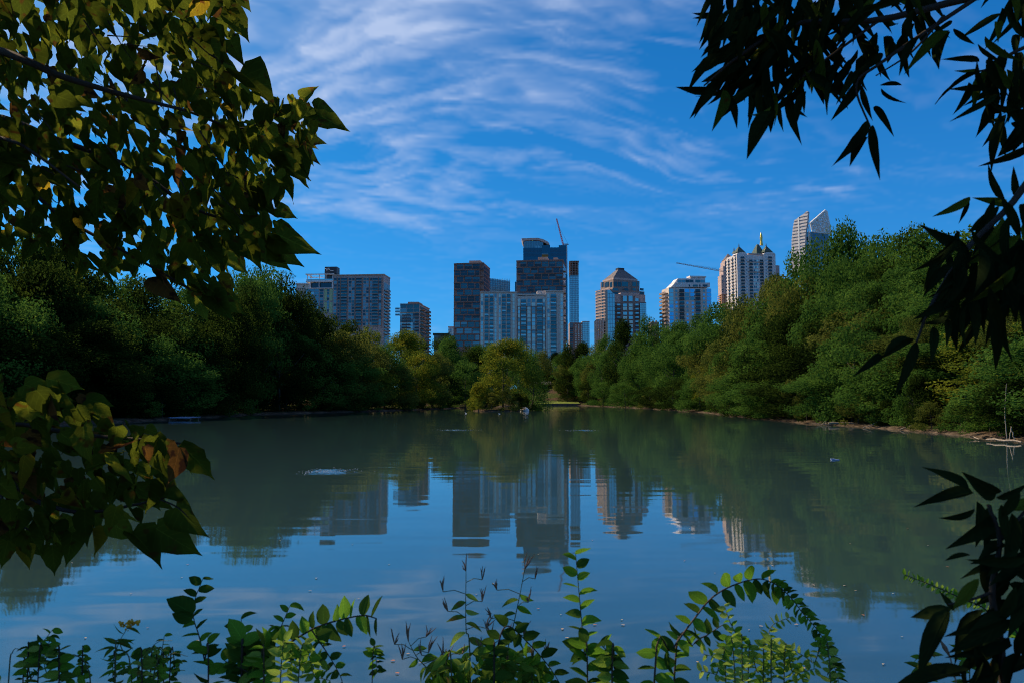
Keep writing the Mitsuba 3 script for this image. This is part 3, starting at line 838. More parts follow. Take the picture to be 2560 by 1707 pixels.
sa0, sa1 = fa.s(xa), fa.s(Z4(968, 0)[0])
za0, za1 = fa.z(xa, Z4(0, 520)[1]), fa.z(xa, Z4(0, 352)[1])
da = fa.left_side(sa0, 0).s(Z4(378, 0)[0]) * -1
put(k, "attic", mikit.ply(fa.box(sa0, sa1, za0 - 6, za1, -da, 0), "concrete_brown"))
wins(fa, k, Z4, [(580, 630), (640, 690), (700, 795), (860, 915), (932, 955)], [(392, 462)], ["glass_deep", "glass_teal"], o=0.4)
ga = fa.left_side(sa0, da)
wins(ga, k, Z4, [(390, 420), (436, 502), (518, 548)], [(398, 470)], ["glass_deep", "glass_black"], o=0.4)
fr = Face(fa.A - fa.n * 1.5, fa.e, fa.n)
xr = Z4(576, 0)[0]
sr0, sr1 = fr.s(xr), fr.s(Z4(930, 0)[0])
dr_ = fr.left_side(sr0, 0).s(Z4(418, 0)[0]) * -1
put(k, "roof", mikit.ply(pyramid(fr, sr0, sr1, -dr_, 0, za1 + 2.2, fr.z(xr, Z4(0, 178)[1]), 0.24), "roof_slate"))
put(k, "roof_base", mikit.ply(fr.box(sr0 - 0.5, sr1 + 0.5, za1, za1 + 2.15, -dr_ - 0.5, 0.5), "stone_pink"))
cx, cz = (sr0 + sr1) / 2, fr.z(xr, Z4(0, 178)[1])
w = (sr1 - sr0) * 0.13
put(k, "roof_cap", mikit.ply(fr.box(cx - w, cx + w, cz, cz + 2.0, -dr_ / 2 - dr_ * 0.13, -dr_ / 2 + dr_ * 0.13), "dark_metal"))

k = thing("tan_block", "tan low block with vertical ribs at the foot of the pyramid-roofed tower", "building")
f = Face.at(Z4(482, 0)[0], 720, 0)
body(k, f, Z4(300, 0)[0], Z4(0, 966)[1], 14, "stone_orange")
put(k, "rib", mikit.ply(cat([f.px(*Z4(x, 975), *Z4(x + 9, 1300), 0, 0.5) for x in (312, 338, 364, 390, 414)]), "concrete_cream"))
wins(f, k, Z4, [(424, 448), (454, 478)], steps(990, 44, 7, 30), ["glass_black", "glass_deep"])

k = thing("glass_corner_block", "dark brown apartment block with pale blue glass corners, in front of the pyramid-roofed tower", "building")
f = Face.at(Z4(1065, 0)[0], 610, -4)
put(k, "wall", mikit.ply(cat([f.px(*Z4(590, 606), *Z4(966, 1500), -18, 0), f.px(*Z4(966.5, 700), *Z4(1065, 1500), -18, -0.4)]), "concrete_brown"))
put(k, "crown", mikit.ply(cat([f.px(*Z4(580, 578), *Z4(676, 700), -16, 0.3), f.px(*Z4(676.5, 556), *Z4(895, 605), -16, 0.5), f.px(*Z4(895.5, 560), *Z4(966, 640), -16, 0.3), f.px(*Z4(966.5, 590), *Z4(1052, 699), -16, -0.2)]), "stone_pink"))
put(k, "glass_corner", mikit.ply(f.poly([Z4(*q) for q in ((482, 512), (520, 514), (560, 560), (588, 568), (588, 1400), (482, 1400))], -9, 0.7), "glass_sky"))
f3 = Face(f.A + f.n * 0.7, f.e, f.n)
lines(f3, k, Z4, [516, 552], [572 + 64 * i for i in range(10)], (482, 588), (560, 1240), "paint_steel", "mullion", 0.12, 0.12)
put(k, "glass_corner", mikit.ply(f.px(*Z4(972, 712), *Z4(1063, 1400), -9, 0.5), "glass_sky"))
f3 = Face(f.A + f.n * 0.5, f.e, f.n)
lines(f3, k, Z4, [1002, 1032], [712 + 32 * i for i in range(12)], (972, 1063), (712, 1090), "paint_steel", "mullion", 0.1, 0.1)
wins(f, k, Z4, [(714, 774), (802, 860)], [(604, 686), (722, 764), (772, 818)] + steps(846, 63, 6, 44), ["glass_sky", "glass_sky", "glass_pale"], o=0.55)
wins(f, k, Z4, [(626, 672), (902, 950)], [(640, 684)] + steps(724, 63, 8, 36), ["glass_sky", "glass_blue", "glass_sky"])
balconies(f, k, Z4, [(594, 690), (888, 962)], [768 + 63 * i for i in range(7)], 1.3, slab="concrete_brown")
k = thing("flat_roof_block", "small brown flat-roofed building just above the trees between the two blue-windowed blocks", "building")
f = Face.at(1649, 760, 0)
body(k, f, 1627, 805, 12, "concrete_brown")
put(k, "vent", mikit.ply(cat([f.px(1640, 801, 1643, 804.9, -6, -4), f.px(1630, 803, 1635, 804.9, -6, -4)]), "concrete_grey"))

k = thing("blue_window_tower", "cream apartment tower with bright blue windows and a stepped white penthouse", "building")
f = Face.at(Z4(2055, 0)[0], 600, -10)
x0 = Z4(1412, 0)[0]
dep = 15
s0, s1, zt = body(k, f, x0, Z4(0, 478)[1], dep, "concrete_cream")
put(k, "tier", mikit.ply(cat([f.poly([Z4(*q) for q in ((1445, 470), (1510, 405), (2036, 405), (2036, 470))], -13, -1.0)]), "concrete_white"))
put(k, "tier", mikit.ply(f.poly([Z4(*q) for q in ((1500, 405), (1552, 342), (1965, 342), (1965, 405))], -12, -3.0), "concrete_white"))
put(k, "tier", mikit.ply(cat([f.px(*Z4(1740, 325), *Z4(1965, 341), -9, -3.5), f.px(*Z4(1735, 304), *Z4(1982, 324), -9.5, -2.8)]), "concrete_white"))
ft = Face(f.A - f.n * 3.0, f.e, f.n)
wins(ft, k, Z4, [(1545, 1600), (1604, 1665), (1669, 1725), (1729, 1788), (1815, 1890), (1894, 1960)], [(362, 403)], ["glass_teal", "glass_blue", "glass_deep"])
ft = Face(f.A - f.n * 1.0, f.e, f.n)
wins(ft, k, Z4, [(1714, 1736), (1780, 1850), (1872, 1892), (1925, 2000)], [(434, 466)], ["glass_deep", "glass_black", "glass_teal"])
RN = steps(500, 58.6, 11, 50)
BL = ["glass_blue", "glass_sky", "glass_blue"]
mat("glass_azure", (0.10, 0.42, 0.66), 0.15, metallic=0.75)
wins(f, k, Z4, [(1414, 1478), (1984, 2053)], RN, ["glass_azure", "glass_azure", "glass_sky"])
wins(f, k, Z4, [(1652, 1722), (1736, 1800)], RN[:3], ["glass_azure", "glass_azure", "glass_blue"])
wins(f, k, Z4, [(1508, 1540), (1926, 1958)], [(r[0] + 12, r[1] - 6) for r in RN], ["glass_azure", "glass_blue"])
wins(f, k, Z4, [(1674, 1706), (1754, 1786)], [(r[0] + 18, r[1]) for r in RN[3:]], ["glass_azure", "glass_blue"])
wins(f, k, Z4, [(1570, 1642), (1814, 1888)], [(r[0] + 4, r[1] - 4) for r in RN], ["glass_deep", "glass_teal", "glass_black"], o=0.05)
balconies(f, k, Z4, [(1567, 1645), (1811, 1891)], [r[1] + 2 for r in RN], 1.4, slab="concrete_beige")
g = f.left_side(s0, dep)
for i in range(12):
    z = zt - 4.0 - i * 3.02
    kk = put(k, "side_balcony", mikit.ply(g.box(-14.5, -1.5, z - 0.3, z, 0, 2.6), "concrete_beige"))
    put(kk, "railing", mikit.ply(g.box(-14.5, -1.5, z + 0.05, z + 1.05, 2.45, 2.55), "concrete_brown"))

k = thing("tower_crane", "steel-blue tower crane with a long slightly drooping jib beside the green-spired tower", "crane")
j0, j1 = P(1826, 683.5, 700), P(1690, 658.5, 716)
put(k, "jib", mikit.ply(lattice(j0, j1, 1.6, 0.7, 26, 0.15), "paint_steel"))
put(k, "mast", mikit.ply(lattice([j0[0], j0[1], 2], j0 + [0, 0, 3], 1.8, 1.8, 40, 0.18, np.array([0, 1.0, 0])), "paint_steel"))
put(k, "stay_cable", mikit.ply(tube([j0 + [0, 0, 3], j0 + (j1 - j0) * 0.6 + [0, 0, 1.4]], 0.07, 4), "paint_steel"))

# tower with green spires, and the brick one behind it
k = thing("green_spire_tower", "pale stone apartment tower with green corner spires and one gold-tipped spire", "building")
f = Face.at(Z5(2105, 0)[0], 650, -14)
x0 = Z5(1432, 0)[0]
dep = 17
s0, s1, zt = body(k, f, x0, Z5(0, 392)[1], dep, "concrete_white")
put(k, "cornice", mikit.ply(cat([f.px(*Z5(1428, 516), *Z5(2108, 524), 0, 0.5), f.px(*Z5(1428, 686), *Z5(2110, 698), 0, 0.8)]), "stone_pink"))
put(k, "gable", mikit.ply(f.px(*Z5(1632, 376), *Z5(1885, 400), -1.4, 0.25), "stone_pink"))
for c0, c1 in ((1432, 1612), (1896, 2104)):
    put(k, "turret", mikit.ply(cat([f.px(*Z5(c0, 388), *Z5(c1, 1600), 0, 1.2), f.poly([Z5(*q) for q in ((c0 - 4, 388), (c0 + 20, 366), (c0 + 60, 354), (c1 - 60, 354), (c1 - 20, 366), (c1 + 2, 388))], -6, 1.3)]), "concrete_white"))
ftu = Face(f.A + f.n * 1.2, f.e, f.n)
RO = steps(428, 56.6, 17, 34)
wins(ftu, k, Z5, [(1500, 1560), (1980, 2040)], RO, ["glass_black", "glass_deep", "glass_black"])
wins(ftu, k, Z5, [(1588, 1604), (1930, 1948)], [(r[0] - 2, r[0] + 18) for r in RO], ["glass_blue", "glass_teal"])
wins(f, k, Z5, [(1648, 1704), (1832, 1886)], RO[1:], ["glass_black", "glass_deep"])
wins(f, k, Z5, [(1722, 1740), (1748, 1768), (1776, 1798)], RO[1:], ["glass_blue", "glass_teal", "glass_pale"])
balconies(ftu, k, Z5, [(1492, 1568), (1972, 2046)], [r[1] + 3 for r in RO], 1.0, slab="concrete_white", rail_h=0.8)
balconies(f, k, Z5, [(1642, 1708), (1826, 1892)], [r[1] + 3 for r in RO[1:]], 1.0, slab="concrete_white", rail_h=0.8)
g = f.left_side(s0, dep)
for i in range(20):
    z = zt - 3.0 - i * 2.78
    for a, b in ((-15.5, -12), (-9.5, -5.5), (-3.6, -0.4)):
        put(k, "side_balcony", mikit.ply(cat([g.box(a, b, z - 0.3, z, 0, 1.5), g.box(a, b, z + 0.05, z + 0.95, 1.35, 1.5)]), "concrete_white"))
put(k, "side_window", mikit.ply(cat([g.box(a, b, 4, zt - 1.5, 0, 0.08) for a, b in ((-15, -12.4), (-9, -6), (-3.2, -1))]), "glass_black"))


def spire(k, f, c0, c1, yb, ya, o, m="copper_green", finial="dark_metal"):
    xm = (c0 + c1) / 2
    a, b = f.s(Z5(c0, 0)[0], o), f.s(Z5(c1, 0)[0], o)
    zb, zp = f.z(*Z5(xm, yb), o), f.z(*Z5(xm, ya), o)
    w = b - a
    kk = put(k, "spire", mikit.ply(pyramid(f, a, b, o - w, o, zb, zp), m))
    q = np.append(f.A + f.e * (a + b) / 2 + f.n * (o - w / 2), zp)
    put(kk, "finial", mikit.ply(tube([q - [0, 0, 0.8], q + [0, 0, 0.6], q + [0, 0, 2.0]], [0.45, 0.42, 0.08], 6), finial))


spire(k, f, 1440, 1588, 356, 232, 0.4)
spire(k, f, 1918, 2064, 348, 226, 0.4)
spire(k, f, 1372, 1430, 372, 310, -9)
kk = put(k, "main_spire", mikit.ply(pyramid(f, f.s(Z5(1775, 0)[0], -5), f.s(Z5(1925, 0)[0], -5), -15, -5, f.z(*Z5(1850, 380), -5), f.z(*Z5(1850, 225), -10), 0.16), "copper_green"))
q = np.append(f.A + f.e * f.s(Z5(1862, 0)[0], -10) - f.n * 10, f.z(*Z5(1862, 228), -10))
put(kk, "gold_tip", mikit.ply(tube([q - [0, 0, 0.4], q + [0, 0, 3.5], q + [0, 0, 6.5], q + [0, 0, 9], q + [0, 0, 11]], [1.55, 1.0, 1.25, 0.8, 0.1], 8), "gold_leaf"))
put(k, "rear_wing", mikit.ply(f.box(0.4, 7.5, 0, f.z(*Z5(2105, 560)), -16, -5), "stone_pink"))

k = thing("brick_gable_tower", "pink-brown brick tower with a pointed grey roof, left of the green-spired tower", "building")
f = Face.at(Z5(1310, 0)[0], 760, 0)
put(k, "wall", mikit.ply(cat([f.px(*Z5(1218, 500), *Z5(1310, 1080), -16, 0), f.px(*Z5(1188, 590), *Z5(1217.5, 1080), -15, -0.5), f.px(*Z5(1152, 745), *Z5(1187.5, 1080), -14, -1)]), "stone_pink"))
put(k, "roof", mikit.ply(pyramid(f, f.s(Z5(1236, 0)[0]), f.s(Z5(1392, 0)[0]), -16, 0, f.z(*Z5(1310, 470)), f.z(*Z5(1322, 352))), "roof_slate"))
put(k, "attic", mikit.ply(f.px(*Z5(1240, 470), *Z5(1388, 499), -16, -0.1), "stone_orange"))
wins(f, k, Z5, [(1226, 1240), (1256, 1272), (1286, 1302)], steps(530, 46, 12, 28), ["glass_black", "glass_deep"])
wins(Face(f.A - f.n, f.e, f.n), k, Z5, [(1158, 1184)], steps(770, 32, 9, 14), ["glass_deep", "stone_orange"])
for i in range(7):
    put(k, "floor_slab", mikit.ply(f.px(*Z5(1150, 1076 + 34 * i), *Z5(1312, 1084 + 34 * i), -16, 0.4), "stone_orange"))
put(k, "column", mikit.ply(cat([f.px(*Z5(x, 1084), *Z5(x + 8, 1310), o - 1, o) for x in (1154, 1182, 1212, 1240, 1270, 1300) for o in (0, -7)]), "stone_orange"))

# tower with two fins
from shapely.geometry import Polygon, box as sbox
k = thing("twin_fin_tower", "tower with a pale louvred fin and a white lattice fin, right end of the skyline", "building")
f = Face.at(Z6(880, 0)[0], 1000, 48)
out = [(530, 415), (860, 182), (884, 200), (850, 480), (800, 760), (775, 1110), (760, 1700), (425, 1700), (432, 1300), (455, 880), (490, 600)]
q = Polygon([(f.s(Z6(*p)[0]), f.z(*Z6(*p))) for p in out])
mat("fin_grey", (0.44, 0.42, 0.43), 0.7)
put(k, "fin", mikit.ply(f.prism(q, -3, 0), "fin_grey"))
z0, z1 = q.bounds[1], q.bounds[3]
for i, z in enumerate(np.arange(z0 + 20, z1 - 1, 4.3)):
    b = q.intersection(sbox(-200, z, 200, z + 2.2))
    for gg in getattr(b, "geoms", [b]):
        if gg.area > 1:
            put(k, "louvre", mikit.ply(f.prism(gg, 0, 0.7), "concrete_white"))
sm = (f.s(Z6(640, 0)[0]))
put(k, "fin_rib", mikit.ply(f.prism(q.intersection(sbox(sm - 0.8, z0, sm + 0.8, z1)), 0, 1.0), "paint_white"))
g = f.right_side()
put(k, "fin_truss", mikit.ply(lattice(np.append(f.A + f.e * 0.5 - f.n * 1.5, 20), np.append(f.A + f.e * 0.5 - f.n * 1.5, q.bounds[3] - 2), 3.0, 1.5, 40, 0.25, np.array([0, 1.0, 0])), "concrete_white"))
f = Face.at(Z6(1370, 0)[0], 1015, 0)
put(k, "shaft", mikit.ply(f.px(*Z6(770, 690), *Z6(1370, 1800), -22, 0), "glass_blue"))
lines(f, k, Z6, [940 + 28 * i for i in range(16)], [720 + 34 * i for i in range(14)], (920, 1368), (692, 1200), "paint_steel", "mullion", 0.2, 0.2)
put(k, "mast", mikit.ply(f.px(*Z6(896, 690), *Z6(918, 1300), 0, 1.2), "concrete_white"))
put(k, "link", mikit.ply(f.px(*Z6(770, 812), *Z6(900, 880), 0.3, 2), "dark_metal"))
lat = [(965, 690), (925, 470), (1300, 160), (1345, 190), (1440, 742)]
pt = lambda x, y, o=0.0: np.append(f.A + f.e * f.s(Z6(x, y)[0], o) + f.n * o, f.z(*Z6(x, y), o))
ms = [tube([pt(*a), pt(*b)], 1.0, 5) for a, b in zip(lat, lat[1:] + lat[:1])]
qq = Polygon(lat)
rr = np.random.default_rng(5)
from shapely.geometry import LineString
for y in range(200, 740, 22):
    for x in range(930, 1440, 22):
        a, b = (x + rr.uniform(-6, 6), y + rr.uniform(-6, 6)), (x + rr.choice([22, -22, 0, 22]) + rr.uniform(-6, 6), y + 22 + rr.uniform(-6, 6))
        if qq.contains(LineString([a, b])):
            ms.append(tube([pt(*a), pt(*b)], 0.85, 3, False))
put(k, "lattice_fin", mikit.ply(cat(ms), "paint_white"))
put(k, "fin_cap", mikit.ply(f.poly([Z6(*p) for p in ((918, 478), (1296, 158), (1318, 182), (960, 490))], -3, 1.2), "paint_white"))

# ------------------------------------------------------------------ along the water
mat("stone_white", (0.72, 0.71, 0.70), 0.8)
mat("board_blue", (0.16, 0.22, 0.36), 0.6)
mat("feather_white", (0.80, 0.80, 0.78), 0.8)
mat("bill_orange", (0.6, 0.25, 0.04), 0.5)
mat("board_sign", (0.05, 0.16, 0.42), 0.5)
scene["lawn_grass"] = {"type": "twosided", "b": {"type": "diffuse", "reflectance": proc(lambda p, n, uv: mix((0.10, 0.15, 0.03), (0.20, 0.23, 0.06), fbm(p.x * 1.3, p.y * 0.7, 0, octaves=3)))}}
scene["wood_grey"] = {"type": "twosided", "b": {"type": "principled", "roughness": 0.9, "base_color": proc(lambda p, n, uv: mix((0.20, 0.16, 0.12), (0.44, 0.37, 0.30), fbm(p.x * 14, p.y * 14, p.z * 14, octaves=3)))}}

# far shore: dark retaining wall, lawn, pavilion
k = thing("retaining_wall", "low dark retaining wall along the far shore, right of the island", "wall")
q0, q1 = G(1336, 1013.0), G(1452, 1013.2)
put(k, "wall", mikit.ply(hull_box([q0[0], q0[1] - 1.4, -0.4], [q1[0], q0[1] - 0.6, 0.95]), "timber_brown"))
for i in range(9):
    x = q0[0] + (q1[0] - q0[0]) * (i + 0.5) / 9
    put(k, "post", mikit.ply(hull_box([x - 0.14, q0[1] - 1.6, -0.4], [x + 0.14, q0[1] - 1.405, 1.0]), "dark_metal"))
lv = np.array([[q0[0], q0[1] - 0.6, 0.9], [q1[0], q0[1] - 0.6, 0.9], [q1[0] + 2, q0[1] + 42, 2.6], [q0[0], q0[1] + 42, 2.6]])
scene["lawn"] = mikit.ply((lv, np.array([[0, 1, 2], [0, 2, 3]])), "lawn_grass")
tag("lawn", "small sunlit lawn behind the wall on the far shore", kind="structure")
k = thing("pavilion", "dark open pavilion on the slope behind the far lawn", "pavilion")
c = P(1358, 985, 424)
zb = float(height([[c[0], c[1]]])[0])
put(k, "roof", mikit.ply(trimesh.convex.convex_hull(np.array([[c[0] - 8, c[1] - 4, zb + 3.4], [c[0] + 8, c[1] - 4, zb + 3.4], [c[0] + 8, c[1] + 4, zb + 3.4], [c[0] - 8, c[1] + 4, zb + 3.4], [c[0] - 5, c[1], zb + 5.2], [c[0] + 5, c[1], zb + 5.2]])), "roof_slate"))
for dx in (-7, -3.5, 0, 3.5, 7):
    for dy in (-3.4, 3.4):
        put(k, "post", mikit.ply(hull_box([c[0] + dx - 0.2, c[1] + dy - 0.2, zb - 0.3], [c[0] + dx + 0.2, c[1] + dy + 0.2, zb + 3.39]), "timber_brown"))
put(k, "railing", mikit.ply(hull_box([c[0] - 7, c[1] - 3.65, zb + 0.8], [c[0] + 7, c[1] - 3.62, zb + 1.0]), "paint_steel"))

def rock(c, r, seed, squash=0.8):
    m = trimesh.creation.icosphere(subdivisions=2)
    v = np.array(m.vertices)
    v *= (0.7 + 0.6 * meshkit.fbm(v * 1.6 + seed, 3, seed))[:, None]
    return trimesh.Trimesh(v * r * [1, 1, squash] + c, m.faces)


k = thing("white_rock", "white boulder at the water's edge off the right end of the island", "rock")
c = P(1313, 1016, 197)
put(k, "boulder", mikit.ply(rock([c[0], c[1], 0.25], 0.95, 4), "stone_white"))
put(k, "boulder", mikit.ply(rock([c[0] - 0.9, c[1] + 0.3, 0.05], 0.55, 9), "stone_white"))
put(k, "ledge", mikit.ply(rock([c[0] - 2.2, c[1] + 0.4, -0.05], 0.75, 14, 0.45), "timber_brown"))


def bird(px, py, s, label, turn):
    from manifold3d import Manifold
    import manifold3d
    def ball(x, y, z, r, sx=1.0, sz=1.0):
        return Manifold.sphere(r, 16).scale([sx, 1, sz]).translate([x, y, z])
    body_ = Manifold.batch_hull([ball(0, 0, 0.06, 0.11, 1.2), ball(0.16, 0, 0.07, 0.08), ball(-0.24, 0, 0.13, 0.02)])
    neck = Manifold.batch_hull([ball(0.2, 0, 0.1, 0.05), ball(0.24, 0, 0.26, 0.035)])
    head = ball(0.26, 0, 0.29, 0.05, 1.25)
    m = (body_ + neck + head).to_mesh()
    t = T().translate(G(px, py).tolist()).rotate([0, 0, 1], turn).scale(s)
    k = thing("white_bird", label, "bird")
    put(k, "body", mikit.ply(trimesh.Trimesh(m.vert_properties[:, :3], m.tri_verts), "feather_white", smooth=60), to_world=t)
    put(k, "bill", mikit.ply(tube([[0.31, 0, 0.285], [0.38, 0, 0.275]], [0.018, 0.006], 5), "bill_orange"), to_world=t)


bird(1165, 1033, 0.85, "tiny white bird floating left of the island, the left one of two", 160)
bird(1249, 1034.5, 0.65, "smaller white bird floating just below the island", 200)

k = thing("floating_board", "short dark blue-grey board floating near the right shore", "board")
q = G(2088, 1149)
put(k, "plank", mikit.ply(hull_box([q[0] - 0.20, q[1] - 0.10, -0.02], [q[0] + 0.17, q[1] + 0.10, 0.045]), "board_blue"))
put(k, "batten", mikit.ply(hull_box([q[0] - 0.23, q[1] - 0.05, 0.046], [q[0] - 0.02, q[1] + 0.06, 0.07]), "board_blue"))

k = thing("jetty", "small blue-grey jetty on posts at the left shore", "jetty")
q = G(456, 1049)
for i in range(9):
    x = q[0] - 1.6 + 0.36 * i
    put(k, "plank", mikit.ply(hull_box([x, q[1] - 0.9, 0.34], [x + 0.33, q[1] + 2.6, 0.42]), "board_blue"))
for dx in (-1.5, 1.5):
    for dy in (-0.8, 2.0):
        put(k, "post", mikit.ply(tube([[q[0] + dx, q[1] + dy, -1.0], [q[0] + dx, q[1] + dy, 0.335]], 0.09, 8), "timber_brown"))
put(k, "beam", mikit.ply(hull_box([q[0] - 1.6, q[1] - 0.86, 0.20], [q[0] + 1.62, q[1] - 0.76, 0.335]), "paint_steel"))

k = thing("shore_sign", "small round blue sign on a post at the left shore", "sign")
q = G(797, 1030) + [0, 2.5, 0]
zz = float(height([[q[0], q[1]]])[0])
disc = trimesh.creation.cylinder(0.45, 0.06, sections=20)
disc.apply_transform(trimesh.transformations.rotation_matrix(math.pi / 2, [1, 0, 0]))
put(k, "board", mikit.ply(disc.apply_translation([q[0], q[1], zz + 1.25]), "board_sign", smooth=40))
put(k, "post", mikit.ply(tube([[q[0], q[1] + 0.08, zz - 0.3], [q[0], q[1] + 0.08, zz + 1.5]], 0.05, 6), "paint_steel"))

k = thing("white_shed", "long white building glimpsed between trunks on the right shore", "building")
c = P(2440, 960, shore_d(2440) + 30)
zb = float(height([[c[0], c[1]]])[0])
zt = P(2440, 925, c[1])[2]
put(k, "wall", mikit.ply(hull_box([c[0] - 7.5, c[1], zb - 0.5], [c[0] + 9, c[1] + 8, zt]), "paint_white"))
put(k, "roof", mikit.ply(trimesh.convex.convex_hull(np.array([[c[0] + a, c[1] + b, z] for a in (-8, 9.5) for b, z in ((-0.5, zt + 0.01), (8.5, zt + 0.01), (4, zt + 2.2))])), "concrete_white"))
for i in range(5):
    put(k, "window", mikit.ply(hull_box([c[0] - 6 + 3.1 * i, c[1] - 0.06, zb + 1.0], [c[0] - 4.4 + 3.1 * i, c[1] + 0.02, zb + 2.2]), "glass_deep"))


def drift(px_pts, radii, label, z=(0.1,), name="driftwood_log", m="wood_grey"):
    ps = []
    for i, (a, b, zz) in enumerate(px_pts):
        ps.append(G(a, b, zz) if zz < 0.3 or not ps else P(a, b, ps[-1][1]))
    k = thing(name, label, "driftwood")
    n = max(5, 3 * len(ps))
    line = smooth_line(ps, n)
    line += np.random.default_rng(len(labels)).normal(size=line.shape) * 0.02
    put(k, "stem", mikit.ply(tube(line, np.interp(np.linspace(0, 1, n), np.linspace(0, 1, len(radii)), radii), 6), m, smooth=True))
    return k, line


drift([(2071, 1058, 0.25), (2115, 1057, 0.35), (2168, 1059, 0.3)], (0.14, 0.12, 0.07), "long brown driftwood log lying on the muddy right bank", m="bark_pale")
k, ln = drift([(2157, 1068, 0.05), (2176, 1062, 0.5), (2197, 1052, 1.6)], (0.05, 0.04, 0.02), "bare bent branch sloping from the right bank into the water")
put(k, "twig", mikit.ply(tube([ln[3], ln[3] + [0.5, 0.1, -0.5]], [0.02, 0.01], 5), "wood_grey"))
drift([(2252, 1072, 0.1), (2268, 1067, 0.4), (2283, 1062, 0.9)], (0.07, 0.06, 0.03), "leaning brown driftwood branch in the middle of the right bank", m="bark_pale")
drift([(2424, 1089, 0.25), (2436, 1093, 0.12), (2448, 1097, 0.08)], (0.03, 0.035, 0.02), "pale straight stick at the left end of the sandy spit")
k, ln = drift([(2537, 1102, 0.1), (2533, 1085, 0.5), (2527, 1066, 0.9)], (0.04, 0.045, 0.03), "pale forked stump standing up from the sandy spit at the right edge")
put(k, "fork", mikit.ply(tube([ln[-2], ln[-2] + [-0.10, 0.0, -0.4], ln[-2] + [-0.16, 0, -0.8]], [0.03, 0.03, 0.03], 5), "wood_grey"))
drift([(2468, 1098, 0.12), (2510, 1100, 0.16), (2556, 1103, 0.14)], (0.05, 0.06, 0.05), "pale log lying along the sandy spit at the right edge")
k = thing("brush_pile", "tangle of pale bare twigs at the waterline below the right wood", "brush")
rr = np.random.default_rng(77)
for i in range(14):
    a = G(2046 + rr.uniform(0, 30), 1061.5, 0.05)
    b = a + [rr.uniform(-0.9, 0.9), rr.uniform(-0.4, 0.4), rr.uniform(0.1, 0.55)]
    put(k, "twig", mikit.ply(tube([a, (a + b) / 2 + [0, 0, rr.uniform(0, 0.15)], b], [0.022, 0.018, 0.008], 5), "wood_grey"))
k = thing("dead_sapling", "thin pale dead sapling standing in front of the trees near the right edge", "tree")
a = G(2509, 1096, 0.3) + [1.2, 1.5, 0.3]
b = P(2516, 958, a[1])
put(k, "trunk", mikit.ply(tube(smooth_line([a - [0, 0, 0.5], a + (b - a) * 0.4 + [-0.12, 0, 0], b], 10), np.linspace(0.045, 0.018, 10), 6), "bark_pale", smooth=True))
put(k, "twig", mikit.ply(tube([a + (b - a) * 0.8, b + [0.5, 0, -0.5]], [0.02, 0.008], 5), "wood_grey"))

# bubbling ripple patches of the aerators, and leaves on the water
scene["ripple_water"] = {"type": "roughplastic", "int_ior": 2.05, "alpha": 0.006, "nonlinear": False, "diffuse_reflectance": rgb(0.027, 0.060, 0.064)}
mat("foam", (0.34, 0.40, 0.50), 0.8)  # bluish specks: foam with the sky's glints put into the colour
for (px, py, r, amp, lab) in ((820, 1178, 1.7, 0.034, "round patch of bubbling water on the left of the lake, the nearest one"), (1140, 1074.5, 2.8, 0.030, "thin bright patch of ruffled water below the island"),
                              (1455, 1075, 3.0, 0.020, "faint ruffled patch of water right of the island")):
    c = G(px, py)
    k = thing("ripple_patch", lab, "ripples")
    rad, an = np.meshgrid(np.linspace(0, 1, 44), np.arange(72) / 72 * 2 * np.pi, indexing="ij")
    x, y = rad * np.cos(an) * r, rad * np.sin(an) * r
    h = (meshkit.fbm(np.stack([x * 7, y * 7, 0 * x + px], -1), 3, 3) - 0.42) * 2 + 0.4 * np.sin(rad * 34 + 2 * meshkit.noise(np.stack([x * 3, y * 3, 0 * x], -1)))
    z = 0.002 + np.maximum(0, amp * (0.5 + 0.5 * h)) * (1 - rad) ** 0.9
    v = np.stack([x + c[0], y + c[1], z], -1).reshape(-1, 3)
    i, j = np.meshgrid(np.arange(43), np.arange(72), indexing="ij")
    qd = np.stack([i * 72 + j, (i + 1) * 72 + j, (i + 1) * 72 + (j + 1) % 72, i * 72 + (j + 1) % 72], -1).reshape(-1, 4)
    put(k, "surface", mikit.ply((v, qd), "ripple_water", smooth=True))
    rr = np.random.default_rng(px)
    ms = []
    for _ in range(int(90 * amp / 0.02)):
        q = rr.normal(size=2) * r * 0.32
        m = trimesh.creation.icosphere(subdivisions=0, radius=rr.uniform(0.006, 0.018))
        ms.append(m.apply_transform(np.diag([1.6, 1, 0.5, 1])).apply_translation([c[0] + q[0], c[1] + q[1], amp * 0.8]))
    put(k, "foam", mikit.ply(cat(ms), "foam"), kind="stuff")

# ------------------------------------------------------------------ leaves seen close
def blade(hw, xs, fold, curl, wave_=0.0, back=0.0, seed=0, notch=0.0):
    """A leaf 1 long along x and 1 wide, folded along its midrib, with uv."""
    rr = np.random.default_rng(seed)
    v, uv = [], []
    for i, (t, w) in enumerate(zip(xs, hw)):
        zc = -curl * t * t
        kink = wave_ * rr.normal()
        k2 = wave_ * rr.normal()
        xo = t - back * math.exp(-t * 9) * (1 if i else 0.0)
        v += [(xo, -w * (1 + notch * rr.uniform(-1, 1)), zc + fold * w + kink), (t, 0, zc), (xo, w * (1 + notch * rr.uniform(-1, 1)), zc + fold * w + k2)]
        uv += [(t, 0.0), (t, 0.5), (t, 1.0)]
    f = []
    for i in range(len(xs) - 1):
        a, b = 3 * i, 3 * i + 3
        f += [(a, a + 1, b + 1), (a, b + 1, b), (a + 1, a + 2, b + 2), (a + 1, b + 2, b + 1)]
    return trimesh.Trimesh(np.array(v), np.array(f), process=False), np.array(uv)


